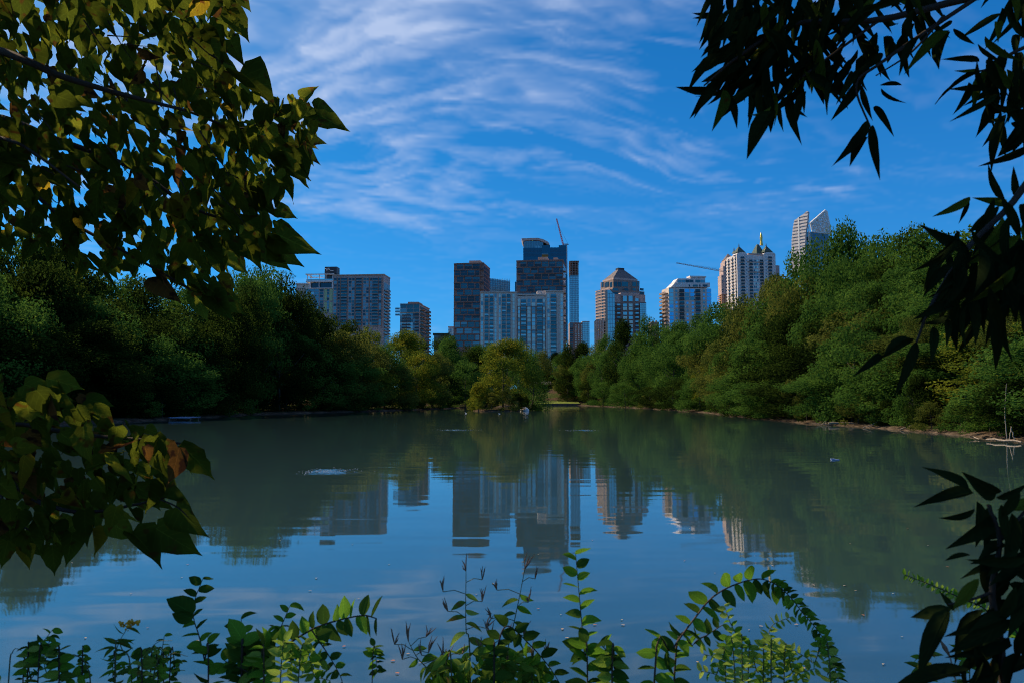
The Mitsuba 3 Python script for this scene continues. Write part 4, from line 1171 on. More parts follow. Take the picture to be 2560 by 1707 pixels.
HX = [0, 0.03, 0.10, 0.2, 0.33, 0.48, 0.63, 0.77, 0.88, 1.0]
HEART = [blade([0.05, 0.26, 0.42, 0.50, 0.49, 0.42, 0.30, 0.16, 0.055, 0.0], HX, fo, cu, 0.022, 0.13, 50 + i, 0.08) for i, (fo, cu) in enumerate([(0.25, 0.10), (0.45, 0.22), (0.10, 0.30), (0.7, 0.05), (-0.2, 0.16)])]
LX = [0, 0.06, 0.2, 0.36, 0.52, 0.68, 0.84, 1.0]
LANCE = [blade([0.02, 0.20, 0.42, 0.50, 0.47, 0.36, 0.18, 0.0], LX, fo, cu, 0.008, 0, 60 + i, 0.05) for i, (fo, cu) in enumerate([(0.35, 0.10), (0.15, 0.24), (0.5, -0.08), (0.25, 0.36)])]
EX = [0, 0.05, 0.18, 0.34, 0.5, 0.66, 0.82, 0.92, 1.0]
OVAL = [blade([0.03, 0.24, 0.43, 0.50, 0.49, 0.41, 0.25, 0.11, 0.0], EX, fo, cu, 0.010, 0.02, 70 + i, 0.07) for i, (fo, cu) in enumerate([(0.25, 0.10), (0.4, 0.22), (0.15, 0.0), (0.3, -0.10)])]


def leafmat(name, a, b, blot=None, trans=0.9, rough=0.45, vein=0.75, blot_at=0.62):
    def fn(p, n, uv):
        t = noise(p.x * 9, p.y * 9, p.z * 9)
        c = mix(a, b, smoothstep(0.25, 0.8, t))
        across = dr.abs(uv.y - 0.5)
        rib = smoothstep(0.025, 0.0, across)
        side = smoothstep(0.10, 0.0, dr.abs(dr.abs(((uv.x - across * 0.55) * 7.0) - dr.floor((uv.x - across * 0.55) * 7.0) - 0.5) - 0.5) * 1.0) * 0.5
        c = c * (1 + vein * dr.maximum(rib, side))
        if blot is not None:
            q = fbm(p.x * 34, p.y * 34, p.z * 34, octaves=3)
            c = mix(c, blot, smoothstep(blot_at, blot_at + 0.14, q))
        return c
    scene[name] = {"type": "principledthin", "base_color": proc(fn), "roughness": rough, "diff_trans": trans, "spec_trans": 0.0, "eta": 1.45}
    return name


leafmat("heart_green", (0.048, 0.070, 0.009), (0.090, 0.118, 0.012), (0.07, 0.042, 0.010), 1.4, 0.6)
leafmat("heart_lime", (0.10, 0.13, 0.014), (0.17, 0.19, 0.018), (0.14, 0.07, 0.012), 1.6, 0.6)
leafmat("heart_gold", (0.20, 0.16, 0.014), (0.32, 0.23, 0.018), (0.13, 0.05, 0.015), 1.6, 0.6, blot_at=0.55)
leafmat("heart_rust", (0.10, 0.050, 0.015), (0.17, 0.085, 0.020), (0.04, 0.02, 0.012), 0.8, 0.7, blot_at=0.5)
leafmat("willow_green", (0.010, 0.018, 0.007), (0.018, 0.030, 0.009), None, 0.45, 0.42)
leafmat("willow_backlit", (0.06, 0.09, 0.012), (0.10, 0.13, 0.016), (0.10, 0.05, 0.01), 1.0, 0.5)  # paler leaves: light coming through is put into their colour
leafmat("elm_green", (0.105, 0.245, 0.022), (0.160, 0.350, 0.036), None, 1.0, 0.34)
leafmat("elm_dark", (0.036, 0.088, 0.014), (0.064, 0.135, 0.020), None, 0.8, 0.32)
leafmat("elm_pale", (0.22, 0.36, 0.05), (0.34, 0.48, 0.10), None, 1.0, 0.42)
leafmat("weed_green", (0.095, 0.180, 0.028), (0.150, 0.250, 0.040), (0.20, 0.15, 0.04), 1.0, 0.5)
mat("twig_dark", (0.030, 0.022, 0.016), 0.85)
mat("twig_red", (0.060, 0.042, 0.028), 0.8)
mat("stem_green", (0.07, 0.10, 0.035), 0.7)
mat("seed_brown", (0.20, 0.13, 0.085), 0.9)
mat("petal_gold", (0.68, 0.38, 0.03), 0.8)
LPLY = {}


def leaf_ply(kind, i, m):
    if (kind, i, m) not in LPLY:
        mesh, uv = {"heart": HEART, "lance": LANCE, "oval": OVAL}[kind][i]
        LPLY[kind, i, m] = mikit.ply(mesh, m, smooth=True, uv=uv)
    return LPLY[kind, i, m]


def leaf_frame(B, tip, wide, n):
    """The transform of a leaf from its base to its tip, facing n."""
    x = np.asarray(tip, float) - B
    L = np.linalg.norm(x)
    x /= L
    n = n - x * (n @ x)
    n /= np.linalg.norm(n) + 1e-9
    y = np.cross(n, x)
    M = np.eye(4)
    M[:3, 0], M[:3, 1], M[:3, 2], M[:3, 3] = x * L, y * wide, n * L, B
    return M


class Plant:
    """Collects leaves; the largest become parts, the rest one part of kind stuff."""

    def __init__(self, key, kind):
        self.k, self.kind, self.leaves = key, kind, []

    def leaf(self, B, tip, ratio, m, rng, facing=None, spread=0.9):
        n = (CAM - B) / np.linalg.norm(CAM - B) if facing is None else np.asarray(facing, float)
        n = n + rng.normal(size=3) * spread
        i = int(rng.integers(len({"heart": HEART, "lance": LANCE, "oval": OVAL}[self.kind])))
        L = np.linalg.norm(np.asarray(tip) - B)
        self.leaves.append((L / max(B[1], 0.5), leaf_frame(B, tip, L * ratio, n), i, m))

    def done(self, most=300):
        self.leaves.sort(key=lambda q: -q[0])
        for _, M, i, m in self.leaves[:most]:
            put(self.k, "leaf", leaf_ply(self.kind, i, m), to_world=T(M))
        rest = {}
        for _, M, i, m in self.leaves[most:]:
            rest.setdefault(m, []).append((M, i))
        for m, ls in rest.items():
            vs, fs, us, at = [], [], [], 0
            for M, i in ls:
                mesh, uv = {"heart": HEART, "lance": LANCE, "oval": OVAL}[self.kind][i]
                vs.append(np.array(mesh.vertices) @ M[:3, :3].T + M[:3, 3])
                fs.append(np.array(mesh.faces) + at)
                us.append(uv)
                at += len(uv)
            put(self.k, "small_leaves", mikit.ply((np.vstack(vs), np.vstack(fs)), m, smooth=True, uv=np.vstack(us)), kind="stuff")


def branch(key, pts, r0, r1, m="twig_dark", name="branch", n=20):
    line = smooth_line(pts, n)
    put(key, name, mikit.ply(tube(line, np.linspace(r0, r1, n), 7), m, smooth=True))
    return line


def in_poly(poly, rng, n, gap):
    """Points spread over the polygon, no two closer than gap."""
    q = Polygon(poly)
    x0, y0, x1, y1 = q.bounds
    from shapely.geometry import Point
    out = []
    for _ in range(n * 40):
        p = (rng.uniform(x0, x1), rng.uniform(y0, y1))
        if q.contains(Point(p)) and all((p[0] - a) ** 2 + (p[1] - b) ** 2 > gap * gap for a, b in out):
            out.append(p)
            if len(out) == n:
                break
    return out


def shade_crown(key, boxes, n, size, m, seed, name="upper_foliage"):
    """Unseen crown leaves above and beside the frame, placed to shade the leaves in view."""
    rr = np.random.default_rng(seed)
    pts = []
    for lo, hi, share in boxes:
        c = rr.uniform(lo, hi, (int(n * share / 30), 3))
        pts.append((c[:, None] + rr.normal(size=(len(c), 30, 3)) * 0.32).reshape(-1, 3))
    pts = np.vstack(pts)
    rel = pts - CAM            # nothing of it inside the frame
    el = (rel[:, 2] - rel[:, 1] * math.tan(math.radians(29.5)) > 0.15) | (np.abs(rel[:, 0]) > np.maximum(rel[:, 1], 0) * 0.72 + 0.35) | (rel[:, 1] < 0)
    v, f = leaf_cards(pts[el], size, rr, 0.5, 0.6)
    put(key, name, mikit.ply((v, f), m), kind="stuff")


# -- the broad-leaved tree reaching in from the left
rng = np.random.default_rng(3)
k = thing("broadleaf_tree", "tree with large dark heart-shaped leaves hanging into the upper left corner", "tree")
put(k, "trunk", mikit.ply(tube(smooth_line([[-4.9, 4.3, 0.2], [-4.8, 4.4, 2.5], [-4.6, 4.5, 5], [-4.3, 4.4, 8]], 14), np.linspace(0.22, 0.09, 14), 10), "bark", smooth=True))
LINES = [
    ([(-260, 60, 4.3), (0, 128, 3.2), (150, 190, 3.1), (300, 235, 3.05), (465, 277, 3.0)], 0.022, 0.006),
    ([(-260, 250, 4.4), (0, 295, 4.1), (130, 345, 4.0), (330, 420, 3.9), (480, 520, 3.8), (640, 570, 3.7)], 0.024, 0.005),
    ([(-200, 300, 3.8), (0, 345, 3.1), (80, 380, 3.05), (200, 470, 3.0)], 0.010, 0.004),
    ([(465, 277, 3.7), (600, 322, 3.6), (700, 282, 3.5), (760, 250, 3.5)], 0.007, 0.003),
    ([(-260, 420, 4.0), (0, 430, 3.8), (150, 540, 3.7), (330, 640, 3.6), (540, 760, 3.5)], 0.014, 0.004),
    ([(-200, 0, 4.6), (100, -40, 4.4), (340, -30, 4.2), (560, 20, 4.0)], 0.016, 0.004),
    ([(330, 420, 3.9), (310, 520, 3.8), (350, 640, 3.7)], 0.006, 0.003),
    ([(300, 235, 3.8), (420, 340, 3.7), (560, 430, 3.6), (700, 480, 3.6)], 0.006, 0.003),
]
for pts, r0, r1 in LINES:
    branch(k, [P(*q) for q in pts], r0, r1)
for i in range(26):
    a = (rng.uniform(0, 560), rng.uniform(0, 560))
    b = (a[0] + rng.uniform(20, 110), a[1] + rng.uniform(-10, 120))
    d = rng.uniform(2.95, 3.3)
    branch(k, [P(*a, d), P((a[0] + b[0]) / 2, (a[1] + b[1]) / 2 + rng.uniform(-12, 12), d), P(*b, d)], 0.0032, 0.0012, name="twig", n=7)
pl = Plant(k, "heart")
POLY = [(-60, -60), (590, -60), (598, 60), (570, 120), (560, 190), (620, 200), (690, 235), (760, 235), (800, 300), (770, 350), (740, 420), (690, 470), (640, 480), (690, 560), (720, 600), (650, 610), (580, 640), (540, 700),
        (490, 740), (440, 690), (360, 670), (200, 655), (90, 610), (-60, 590)]
for px, py in in_poly(POLY, rng, 1150, 8.5):
    d = rng.uniform(3.1, 4.6)
    L = 0.06 + 0.090 * rng.random()
    a = rng.normal(-1.25, 0.42)
    B = P(px, py, d)
    tip = B + L * np.array([math.cos(a), rng.normal() * 0.35, math.sin(a)])
    m = rng.choice(["heart_green", "heart_lime", "heart_gold", "heart_rust"], p=[0.78, 0.12, 0.06, 0.04])
    pl.leaf(B, tip, rng.uniform(0.46, 0.66), m, rng, spread=0.75)
for (bx, by), (tx, ty), m in [((762, 245), (795, 216), "heart_lime"), ((790, 285), (872, 328), "heart_green"), ((765, 330), (815, 362), "heart_gold"), ((735, 355), (792, 402), "heart_gold"), ((740, 270), (800, 290), "heart_green"),
                              ((700, 400), (772, 468), "heart_green"), ((690, 420), (752, 488), "heart_green"), ((640, 440), (628, 512), "heart_lime"), ((600, 180), (690, 250), "heart_green"), ((575, 20), (616, 92), "heart_green"),
                              ((520, 80), (555, 190), "heart_green"), ((575, 100), (606, 160), "heart_green"), ((500, 50), (525, 105), "heart_green"), ((655, 510), (690, 540), "heart_green"), ((690, 520), (732, 542), "heart_green"),
                              ((690, 585), (790, 634), "heart_green"), ((670, 600), (742, 672), "heart_green"), ((640, 600), (715, 674), "heart_green"), ((600, 590), (655, 668), "heart_green"), ((560, 640), (612, 690), "heart_lime"),
                              ((520, 720), (610, 782), "heart_green"), ((490, 730), (516, 806), "heart_lime"), ((530, 740), (580, 800), "heart_green"), ((395, 690), (452, 760), "heart_rust"), ((60, 470), (75, 540), "heart_lime")]:
    B, tip = P(bx, by, 3.45), P(tx, ty, 3.40 + rng.normal() * 0.03)
    pl.leaf(B, tip, 0.62, m, rng, spread=0.35)
pl.done()
shade_crown(k, [((-7.5, 4.1, 3.5), (-3.4, 7.5, 5.9), 0.70), ((-6.5, 2.2, 3.0), (-3.0, 4.1, 5.0), 0.30)], 13000, 0.10, "heart_green", 21)  # out of view, shaped to darken the left leaves and let sun reach the plants

# -- the lower spray of the same kind of leaf, from a sapling at the left
k = thing("broadleaf_sapling", "sapling with large yellow-green and rusty leaves reaching in at mid left over the water", "tree")
put(k, "trunk", mikit.ply(tube(smooth_line([[-2.5, 2.2, 0.6], [-2.4, 2.3, 1.6], [-2.3, 2.3, 2.6], [-2.2, 2.3, 3.4]], 10), np.linspace(0.05, 0.02, 10), 8), "bark", smooth=True))
for pts, r0, r1 in [([(-250, 1130, 2.4), (0, 1060, 2.4), (200, 1085, 2.35), (380, 1100, 2.3), (470, 1110, 2.3)], 0.009, 0.003), ([(-250, 1150, 2.3), (0, 1195, 2.3), (90, 1250, 2.3), (200, 1280, 2.28), (330, 1262, 2.25), (420, 1240, 2.25)], 0.010, 0.003),
                    ([(0, 1200, 2.3), (20, 1290, 2.25), (120, 1345, 2.22)], 0.005, 0.002), ([(380, 1240, 2.25), (440, 1265, 2.24), (480, 1300, 2.24)], 0.003, 0.0015)]:
    branch(k, [P(*q) for q in pts], r0, r1, "twig_dark", "branch")
pl = Plant(k, "heart")
POLY = [(-60, 945), (110, 950), (190, 975), (240, 1010), (330, 1060), (430, 1090), (500, 1110), (470, 1150), (390, 1180), (400, 1250), (330, 1280), (240, 1270), (190, 1310), (110, 1350), (40, 1350), (-60, 1350)]
for px, py in in_poly(POLY, rng, 215, 16):
    d = rng.uniform(2.1, 2.6)
    L = rng.uniform(0.05, 0.10)
    a = rng.normal(-1.15, 0.6)
    B = P(px, py, d)
    tip = B + L * np.array([math.cos(a), rng.normal() * 0.4, math.sin(a)])
    m = rng.choice(["heart_green", "heart_lime", "heart_gold", "heart_rust"], p=[0.66, 0.20, 0.05, 0.09])
    pl.leaf(B, tip, rng.uniform(0.52, 0.74), m, rng, spread=0.8)
for (bx, by), (tx, ty), m in [((385, 1085), (415, 1190), "heart_green"), ((450, 1110), (540, 1185), "heart_green"), ((425, 1190), (470, 1260), "heart_green"), ((440, 1265), (512, 1345), "heart_green"), ((390, 1320), (492, 1382), "heart_green"),
                              ((330, 1330), (412, 1405), "heart_green"), ((270, 1300), (335, 1345), "heart_lime"), ((230, 1320), (240, 1390), "heart_gold"), ((180, 1330), (170, 1415), "heart_green"), ((130, 1360), (140, 1435), "heart_green"),
                              ((60, 1365), (75, 1418), "heart_gold"), ((20, 1350), (5, 1420), "heart_lime"), ((115, 945), (200, 965), "heart_lime"), ((150, 960), (190, 1030), "heart_green"), ((60, 960), (130, 985), "heart_lime")]:
    pl.leaf(P(bx, by, 2.25), P(tx, ty, 2.22), 0.66, m, rng, spread=0.35)
pl.done()

# -- willow-leaved branches on the right
k = thing("willow_tree", "tree with long narrow near-black leaves filling the upper right corner", "tree")
put(k, "trunk", mikit.ply(tube(smooth_line([[3.0, 1.9, 1.0], [3.0, 1.9, 3.0], [2.8, 1.8, 5.0], [2.4, 1.8, 7.0]], 12), np.linspace(0.16, 0.07, 12), 10), "bark", smooth=True))
for pts, r0, r1 in [([(2760, -60, 1.9), (2450, -10, 1.9), (2200, 50, 1.85), (1990, 60, 1.85), (1850, 140, 1.8), (1760, 215, 1.8)], 0.012, 0.002), ([(2450, -10, 1.9), (2300, 90, 1.85), (2200, 160, 1.8), (2140, 215, 1.8), (2180, 330, 1.8)], 0.006, 0.002),
                    ([(2760, 60, 1.8), (2560, 120, 1.8), (2480, 170, 1.8), (2440, 180, 1.8)], 0.006, 0.002), ([(2760, 260, 1.6), (2600, 420, 1.6), (2520, 520, 1.6), (2420, 620, 1.55), (2330, 760, 1.5), (2290, 860, 1.5)], 0.010, 0.002),
                    ([(2200, 50, 1.85), (2050, 160, 1.85), (1930, 250, 1.8)], 0.004, 0.0015), ([(2360, 40, 1.85), (2280, 130, 1.85), (2190, 190, 1.8)], 0.004, 0.0015)]:
    branch(k, [P(*q) for q in pts], r0, r1)
pl = Plant(k, "lance")
A6, A7 = zoom(1660, 0, 2.613), zoom(1660, 500, 2.613)
EDGE = [(470, 40, 375, 290), (560, 60, 440, 300), (600, 90, 520, 300), (530, 350, 230, 515), (340, 570, 75, 560), (340, 575, 155, 800), (400, 560, 295, 690), (385, 590, 295, 875), (430, 640, 475, 855), (600, 540, 365, 720),
        (560, 620, 540, 770), (730, 740, 550, 1075), (760, 690, 755, 850), (700, 700, 550, 800), (930, 600, 875, 830), (820, 660, 940, 765), (1030, 470, 1018, 660), (1060, 540, 1135, 640), (1280, 530, 1100, 785), (1240, 480, 1140, 660),
        (1410, 560, 1570, 552), (1420, 580, 1535, 695), (1290, 560, 1340, 780), (1370, 700, 1500, 880), (1330, 790, 1170, 1060), (1330, 900, 1215, 1110), (1360, 820, 1405, 1170), (1430, 350, 1250, 480), (1680, 230, 1510, 420),
        (1590, 370, 1610, 515), (1860, 200, 1600, 385), (1870, 210, 1755, 445), (1890, 190, 2020, 300), (1880, 140, 1770, 215), (2200, 90, 1950, 230), (2180, 150, 2180, 300), (2060, 400, 1825, 385), (2060, 450, 1900, 470),
        (2050, 480, 1730, 615), (1990, 540, 1910, 745), (2120, 450, 2050, 705), (2050, 290, 2190, 430), (2100, 240, 2280, 430), (2320, 230, 2300, 400), (2250, 700, 2080, 670), (2200, 750, 2110, 845), (2210, 790, 2130, 990),
        (2400, 890, 2170, 990), (2400, 950, 2120, 1095), (2230, 1310, 2080, 1090), (2310, 1300, 2280, 1090), (2230, 1330, 1990, 1290), (2000, 1290, 1765, 1420), (1990, 1310, 1920, 1470), (1640, 60, 1560, 270), (2300, 560, 2250, 720)]
for bx, by, tx, ty in EDGE:
    d = rng.uniform(1.7, 1.9)
    pl.leaf(P(*A6(bx, by), d), P(*A6(tx, ty), d + rng.uniform(-0.06, 0.02)), rng.uniform(0.155, 0.22), "willow_green" if rng.random() < 0.90 else "willow_backlit", rng, spread=0.45)
for bx, by, tx, ty in [(1880, 690, 1600, 800), (1630, 920, 1420, 1060), (1420, 1010, 1250, 1140), (1645, 930, 1545, 1240), (1760, 830, 1750, 1060), (1850, 780, 1850, 950), (1990, 330, 1700, 195), (2000, 640, 2010, 820), (1980, 330, 1920, 640),
                       (1930, 430, 1790, 610), (2120, 560, 2100, 760), (2250, 540, 2230, 760), (2330, 500, 2320, 720)]:
    pl.leaf(P(*A7(bx, by), 1.5), P(*A7(tx, ty), 1.47), rng.uniform(0.19, 0.25), "willow_green", rng, spread=0.4)
for poly, n, gap, d0, d1 in [([(1770, -60), (2110, -60), (2120, 60), (2040, 190), (1960, 250), (1880, 230), (1810, 200), (1790, 110)], 165, 9, 1.75, 2.1), ([(2100, -60), (2330, -60), (2290, 60), (2180, 150), (2080, 180)], 46, 14, 1.75, 2.1),
                             ([(2440, 130), (2600, 110), (2600, 330), (2500, 310), (2440, 200)], 40, 14, 1.7, 1.95), ([(2460, 480), (2600, 450), (2600, 760), (2480, 790), (2400, 770), (2350, 700), (2360, 600)], 80, 13, 1.4, 1.75),
                             ([(2480, -60), (2600, -60), (2600, 40), (2500, 20)], 12, 14, 1.8, 2.0)]:
    for px, py in in_poly(poly, rng, n, gap):
        d = rng.uniform(d0, d1)
        L = rng.uniform(0.075, 0.13)
        a = rng.normal(-1.75, 0.5)
        B = P(px, py, d)
        pl.leaf(B, B + L * np.array([math.cos(a), rng.normal() * 0.3, math.sin(a)]), rng.uniform(0.15, 0.23), "willow_green" if rng.random() < 0.92 else "willow_backlit", rng, spread=0.7)
pl.done()
shade_crown(k, [((-1.4, 0.6, 5.4), (4.5, 4.2, 8.2), 0.75), ((2.3, 0.2, 3.0), (5.5, 3.6, 6.5), 0.22), ((-2.5, 1.6, 5.0), (-0.9, 2.55, 6.4), 0.13)], 10500, 0.09, "willow_green", 22)  # out of view, placed to darken the narrow leaves and the sapling

k = thing("willow_sapling", "sapling with broad dark lance-shaped leaves in the lower right corner", "tree")
for pts, r0, r1 in [([(2640, 2700, 1.5), (2520, 1800, 1.45), (2500, 1600, 1.45), (2480, 1480, 1.45), (2500, 1350, 1.45), (2470, 1260, 1.45)], 0.010, 0.003), ([(2500, 1350, 1.45), (2560, 1280, 1.45), (2620, 1200, 1.45)], 0.004, 0.002),
                    ([(2480, 1480, 1.45), (2420, 1500, 1.42), (2370, 1510, 1.42)], 0.003, 0.0015)]:
    branch(k, [P(*q) for q in pts], r0, r1, "twig_dark", "branch")
pl = Plant(k, "lance")
A8 = zoom(1860, 900, 1.943)
for bx, by, tx, ty, w in [(1095, 625, 935, 512, .22), (1225, 650, 1075, 558, .36), (1110, 640, 842, 698, .22), (1120, 720, 955, 780, .2), (1210, 740, 958, 915, .26), (1225, 665, 1380, 625, .3), (1100, 945, 978, 978, .22), (1380, 960, 1095, 1000, .28),
                          (1360, 990, 1130, 1180, .2), (1005, 1205, 812, 1245, .42), (995, 1215, 828, 1488, .3), (1020, 1215, 960, 1125, .34), (1140, 1060, 1010, 1215, .34), (1290, 1060, 1120, 1200, .24), (1300, 830, 1100, 870, .26), (1360, 760, 1200, 900, .3),
                          (1320, 1100, 1240, 1290, .3), (1380, 1130, 1290, 1330, .32), (1290, 1230, 1100, 1280, .3), (1300, 1260, 1000, 1420, .3), (1290, 1350, 960, 1440, .22), (1300, 1380, 1010, 1560, .26), (1100, 1500, 670, 1560, .24),
                          (1240, 1400, 1180, 1600, .34), (1330, 1420, 1290, 1620, .34), (1390, 1290, 1330, 1480, .32), (1250, 940, 1100, 990, .3), (1280, 900, 1130, 960, .28), (1330, 920, 1180, 1050, .28), (1340, 640, 1240, 780, .34),
                          (1390, 700, 1250, 720, .3), (1200, 700, 1180, 860, .32), (1250, 700, 1270, 880, .3), (1330, 1020, 1200, 1080, .28), (1390, 830, 1320, 980, .32), (1270, 1160, 1150, 1330, .3), (1400, 1450, 1200, 1540, .3), (1250, 1500, 1060, 1600, .3)]:
    d = rng.uniform(1.38, 1.52)
    pl.leaf(P(*A8(bx, by), d), P(*A8(tx, ty), d + rng.uniform(-0.05, 0.03)), w * 0.82, "willow_green" if rng.random() < 0.95 else "willow_backlit", rng, spread=0.4)
for px, py in in_poly([(2440, 1250), (2600, 1230), (2600, 1720), (2380, 1720), (2430, 1600), (2460, 1450)], rng, 26, 24):
    d = rng.uniform(1.42, 1.6)
    a = rng.normal(-1.9, 0.6)
    B = P(px, py, d)
    pl.leaf(B, B + rng.uniform(0.08, 0.13) * np.array([math.cos(a), rng.normal() * 0.3, math.sin(a)]), rng.uniform(0.18, 0.26), "willow_green", rng, spread=0.6)
pl.done()

# ------------------------------------------------------------------ the plants along the bottom edge
def shoot(key, pts, d, r, m="twig_red", name="stem", n=28, ground=True):
    """A stem through the pixels pts (from its foot upward), rooted in the bank."""
    ps = [P(x, y, d + 0.02 * i) for i, (x, y) in enumerate(pts)]
    if ground:
        foot = ps[0] - np.array([0.0, 0, 0]) - (ps[1] - ps[0]) * 0.3
        ps = [[foot[0] - (foot[0] - ps[0][0]) * 0.5, ps[0][1] + 0.05, float(height([[ps[0][0], ps[0][1]]])[0]) - 0.05]] + ps
    line = smooth_line(ps, n)
    put(key, name, mikit.ply(tube(line, np.linspace(r, r * 0.35, n), 6), m, smooth=True))
    return line


def dress(pl, line, d, size, mats, rng, gap, ratio=0.62, start=0.25, droop=0.0, taper=0.75, pairs=True, spread=0.5, out=0.9):
    """Leaves set alternately along the upper part of a stem."""
    seg = np.linalg.norm(np.diff(line, axis=0), axis=1)
    at = np.concatenate([[0], np.cumsum(seg)])
    total, s, side = at[-1], at[-1], 1
    while s > at[-1] * 0 + start * total:
        q = np.array([np.interp(s, at, line[:, j]) for j in range(3)])
        q2 = np.array([np.interp(min(s + 0.01, total), at, line[:, j]) for j in range(3)])
        q1 = np.array([np.interp(s - 0.01, at, line[:, j]) for j in range(3)])
        t = (q2 - q1) / (np.linalg.norm(q2 - q1) + 1e-9)
        view = (CAM - q) / np.linalg.norm(CAM - q)
        lat = np.cross(t, view)
        lat /= np.linalg.norm(lat) + 1e-9
        k_ = taper + (1 - taper) * (1 - (s / total - start) / (1 - start + 1e-6))
        L = size * k_ * rng.uniform(0.8, 1.2)
        dirv = lat * side * out + t * rng.uniform(0.15, 0.5) + view * rng.normal() * 0.25 - np.array([0, 0, droop])
        dirv /= np.linalg.norm(dirv)
        pl.leaf(q, q + dirv * L, ratio * rng.uniform(0.9, 1.1), rng.choice(mats), rng, facing=view * 0.55 + np.array([-0.30, 0.10, 0.65]), spread=spread)
        side = -side
        s -= gap * rng.uniform(0.8, 1.2) * (0.5 if pairs else 1.0)
    return line


rng = np.random.default_rng(9)
EM = ["elm_green", "elm_green", "elm_dark"]
k = thing("elm_shoot", "upright elm shoot with paired oval leaves, centre of the bottom edge", "plant")
pl = Plant(k, "oval")
dress(pl, shoot(k, [(1469, 1720), (1462, 1644), (1452, 1530), (1439, 1384)], 2.0, 0.0024), 2.0, 0.056, ["elm_green", "elm_green", "elm_green", "elm_dark"], rng, 0.034, start=0.60, spread=0.4)
dress(pl, shoot(k, [(1530, 1720), (1536, 1670), (1522, 1632), (1498, 1606)], 1.95, 0.003), 1.95, 0.050, ["elm_dark", "elm_dark", "elm_green", "elm_pale"], rng, 0.018, start=0.76, droop=0.5, spread=0.7)
pl.done()
k = thing("arching_elm", "long arching elm shoot curving over to the right along the bottom edge", "plant")
pl = Plant(k, "oval")
l1 = shoot(k, [(1635, 1720), (1680, 1624), (1734, 1548), (1779, 1494), (1833, 1462), (1897, 1446), (1942, 1462), (1978, 1494), (2009, 1534), (2054, 1588), (2081, 1651), (2099, 1712)], 1.95, 0.0026, n=60)
cut = int(60 * 0.60)
dress(pl, l1[:cut], 1.95, 0.050, EM, rng, 0.034, start=0.60, droop=0.5, taper=1.0, spread=0.6)
dress(pl, l1[cut - 4:], 1.95, 0.028, EM, rng, 0.014, start=0.0, droop=0.2, taper=1.0, spread=0.7)
dress(pl, shoot(k, [(1685, 1712), (1734, 1611), (1770, 1585), (1806, 1561)], 2.0, 0.003), 2.0, 0.042, EM, rng, 0.032, start=0.7, spread=0.6)
pl.done()
k = thing("small_leaf_shrub", "fine-leaved pale green shrub of several thin stems under the arching shoot", "plant")
pl = Plant(k, "oval")
for pts in ([(1856, 1720), (1851, 1615), (1824, 1552), (1811, 1512)], [(1908, 1720), (1919, 1624), (1928, 1566), (1976, 1541)], [(1838, 1712), (1800, 1650), (1757, 1633)], [(1928, 1712), (1933, 1651), (1955, 1624), (1991, 1668), (2009, 1708)],
            [(2077, 1712), (2032, 1656), (1982, 1622)], [(1815, 1716), (1790, 1686), (1752, 1676)], [(1960, 1716), (1985, 1685), (2040, 1670)], [(1870, 1716), (1895, 1680), (1940, 1665)]):
    dress(pl, shoot(k, pts, 1.9 + rng.uniform(-0.08, 0.1), 0.002, "stem_green"), 1.9, 0.027, ["elm_pale", "elm_pale", "elm_green"], rng, 0.017, start=0.70, spread=0.8)
pl.done()
k = thing("elm_shoot", "upright elm shoot with dark oval leaves, left of centre at the bottom", "plant")
pl = Plant(k, "oval")
dress(pl, shoot(k, [(521, 1720), (511, 1649), (498, 1590), (484, 1544), (486, 1502), (507, 1446)], 2.0, 0.0025), 2.0, 0.046, ["elm_dark", "elm_green", "elm_green", "elm_dark"], rng, 0.034, start=0.66, spread=0.6)
pl.leaf(P(482, 1535, 2.0), P(420, 1492, 1.98), 0.7, "elm_dark", rng, spread=0.3)
pl.leaf(P(482, 1545, 2.0), P(430, 1530, 1.98), 0.7, "elm_dark", rng, spread=0.3)
pl.done()
k = thing("elm_bush", "dark elm bush with one long branch pointing right, lower left of the picture", "plant")
pl = Plant(k, "oval")
DK = ["elm_dark", "elm_dark", "elm_dark", "elm_green"]
dress(pl, shoot(k, [(603, 1720), (620, 1645), (712, 1611), (796, 1565), (900, 1538), (942, 1545)], 1.95, 0.004, "twig_dark", n=40), 1.95, 0.052, DK, rng, 0.026, start=0.62, taper=1.0, spread=0.6)
dress(pl, shoot(k, [(607, 1720), (611, 1628), (603, 1548)], 2.0, 0.003), 2.0, 0.05, DK, rng, 0.030, start=0.74, spread=0.7)
dress(pl, shoot(k, [(640, 1720), (691, 1594), (724, 1515)], 2.02, 0.003), 2.02, 0.046, EM, rng, 0.026, start=0.7, spread=0.8)
dress(pl, shoot(k, [(660, 1720), (640, 1690), (560, 1650)], 1.92, 0.003), 1.92, 0.046, EM + ["elm_pale"], rng, 0.022, start=0.75, spread=0.8)
dress(pl, shoot(k, [(780, 1575), (800, 1605), (821, 1636), (850, 1687), (862, 1730)], 1.95, 0.002, ground=False), 1.95, 0.036, DK, rng, 0.034, start=0.1, spread=0.5)
pl.done()
k = thing("pale_sprig", "pale green leafy sprig low in front of the dark elm bush", "plant")
pl = Plant(k, "oval")
dress(pl, shoot(k, [(700, 1720), (735, 1670), (770, 1655), (806, 1649)], 1.85, 0.002, "stem_green"), 1.85, 0.034, ["elm_pale"], rng, 0.02, start=0.8, spread=0.7)
dress(pl, shoot(k, [(745, 1720), (790, 1695), (826, 1700)], 1.85, 0.002, "stem_green"), 1.85, 0.030, ["elm_pale", "elm_green"], rng, 0.016, start=0.86, spread=0.9)
pl.done()
k = thing("small_sprig", "little dark sprig at the bottom edge between the elm bush and the tall weeds", "plant")
pl = Plant(k, "oval")
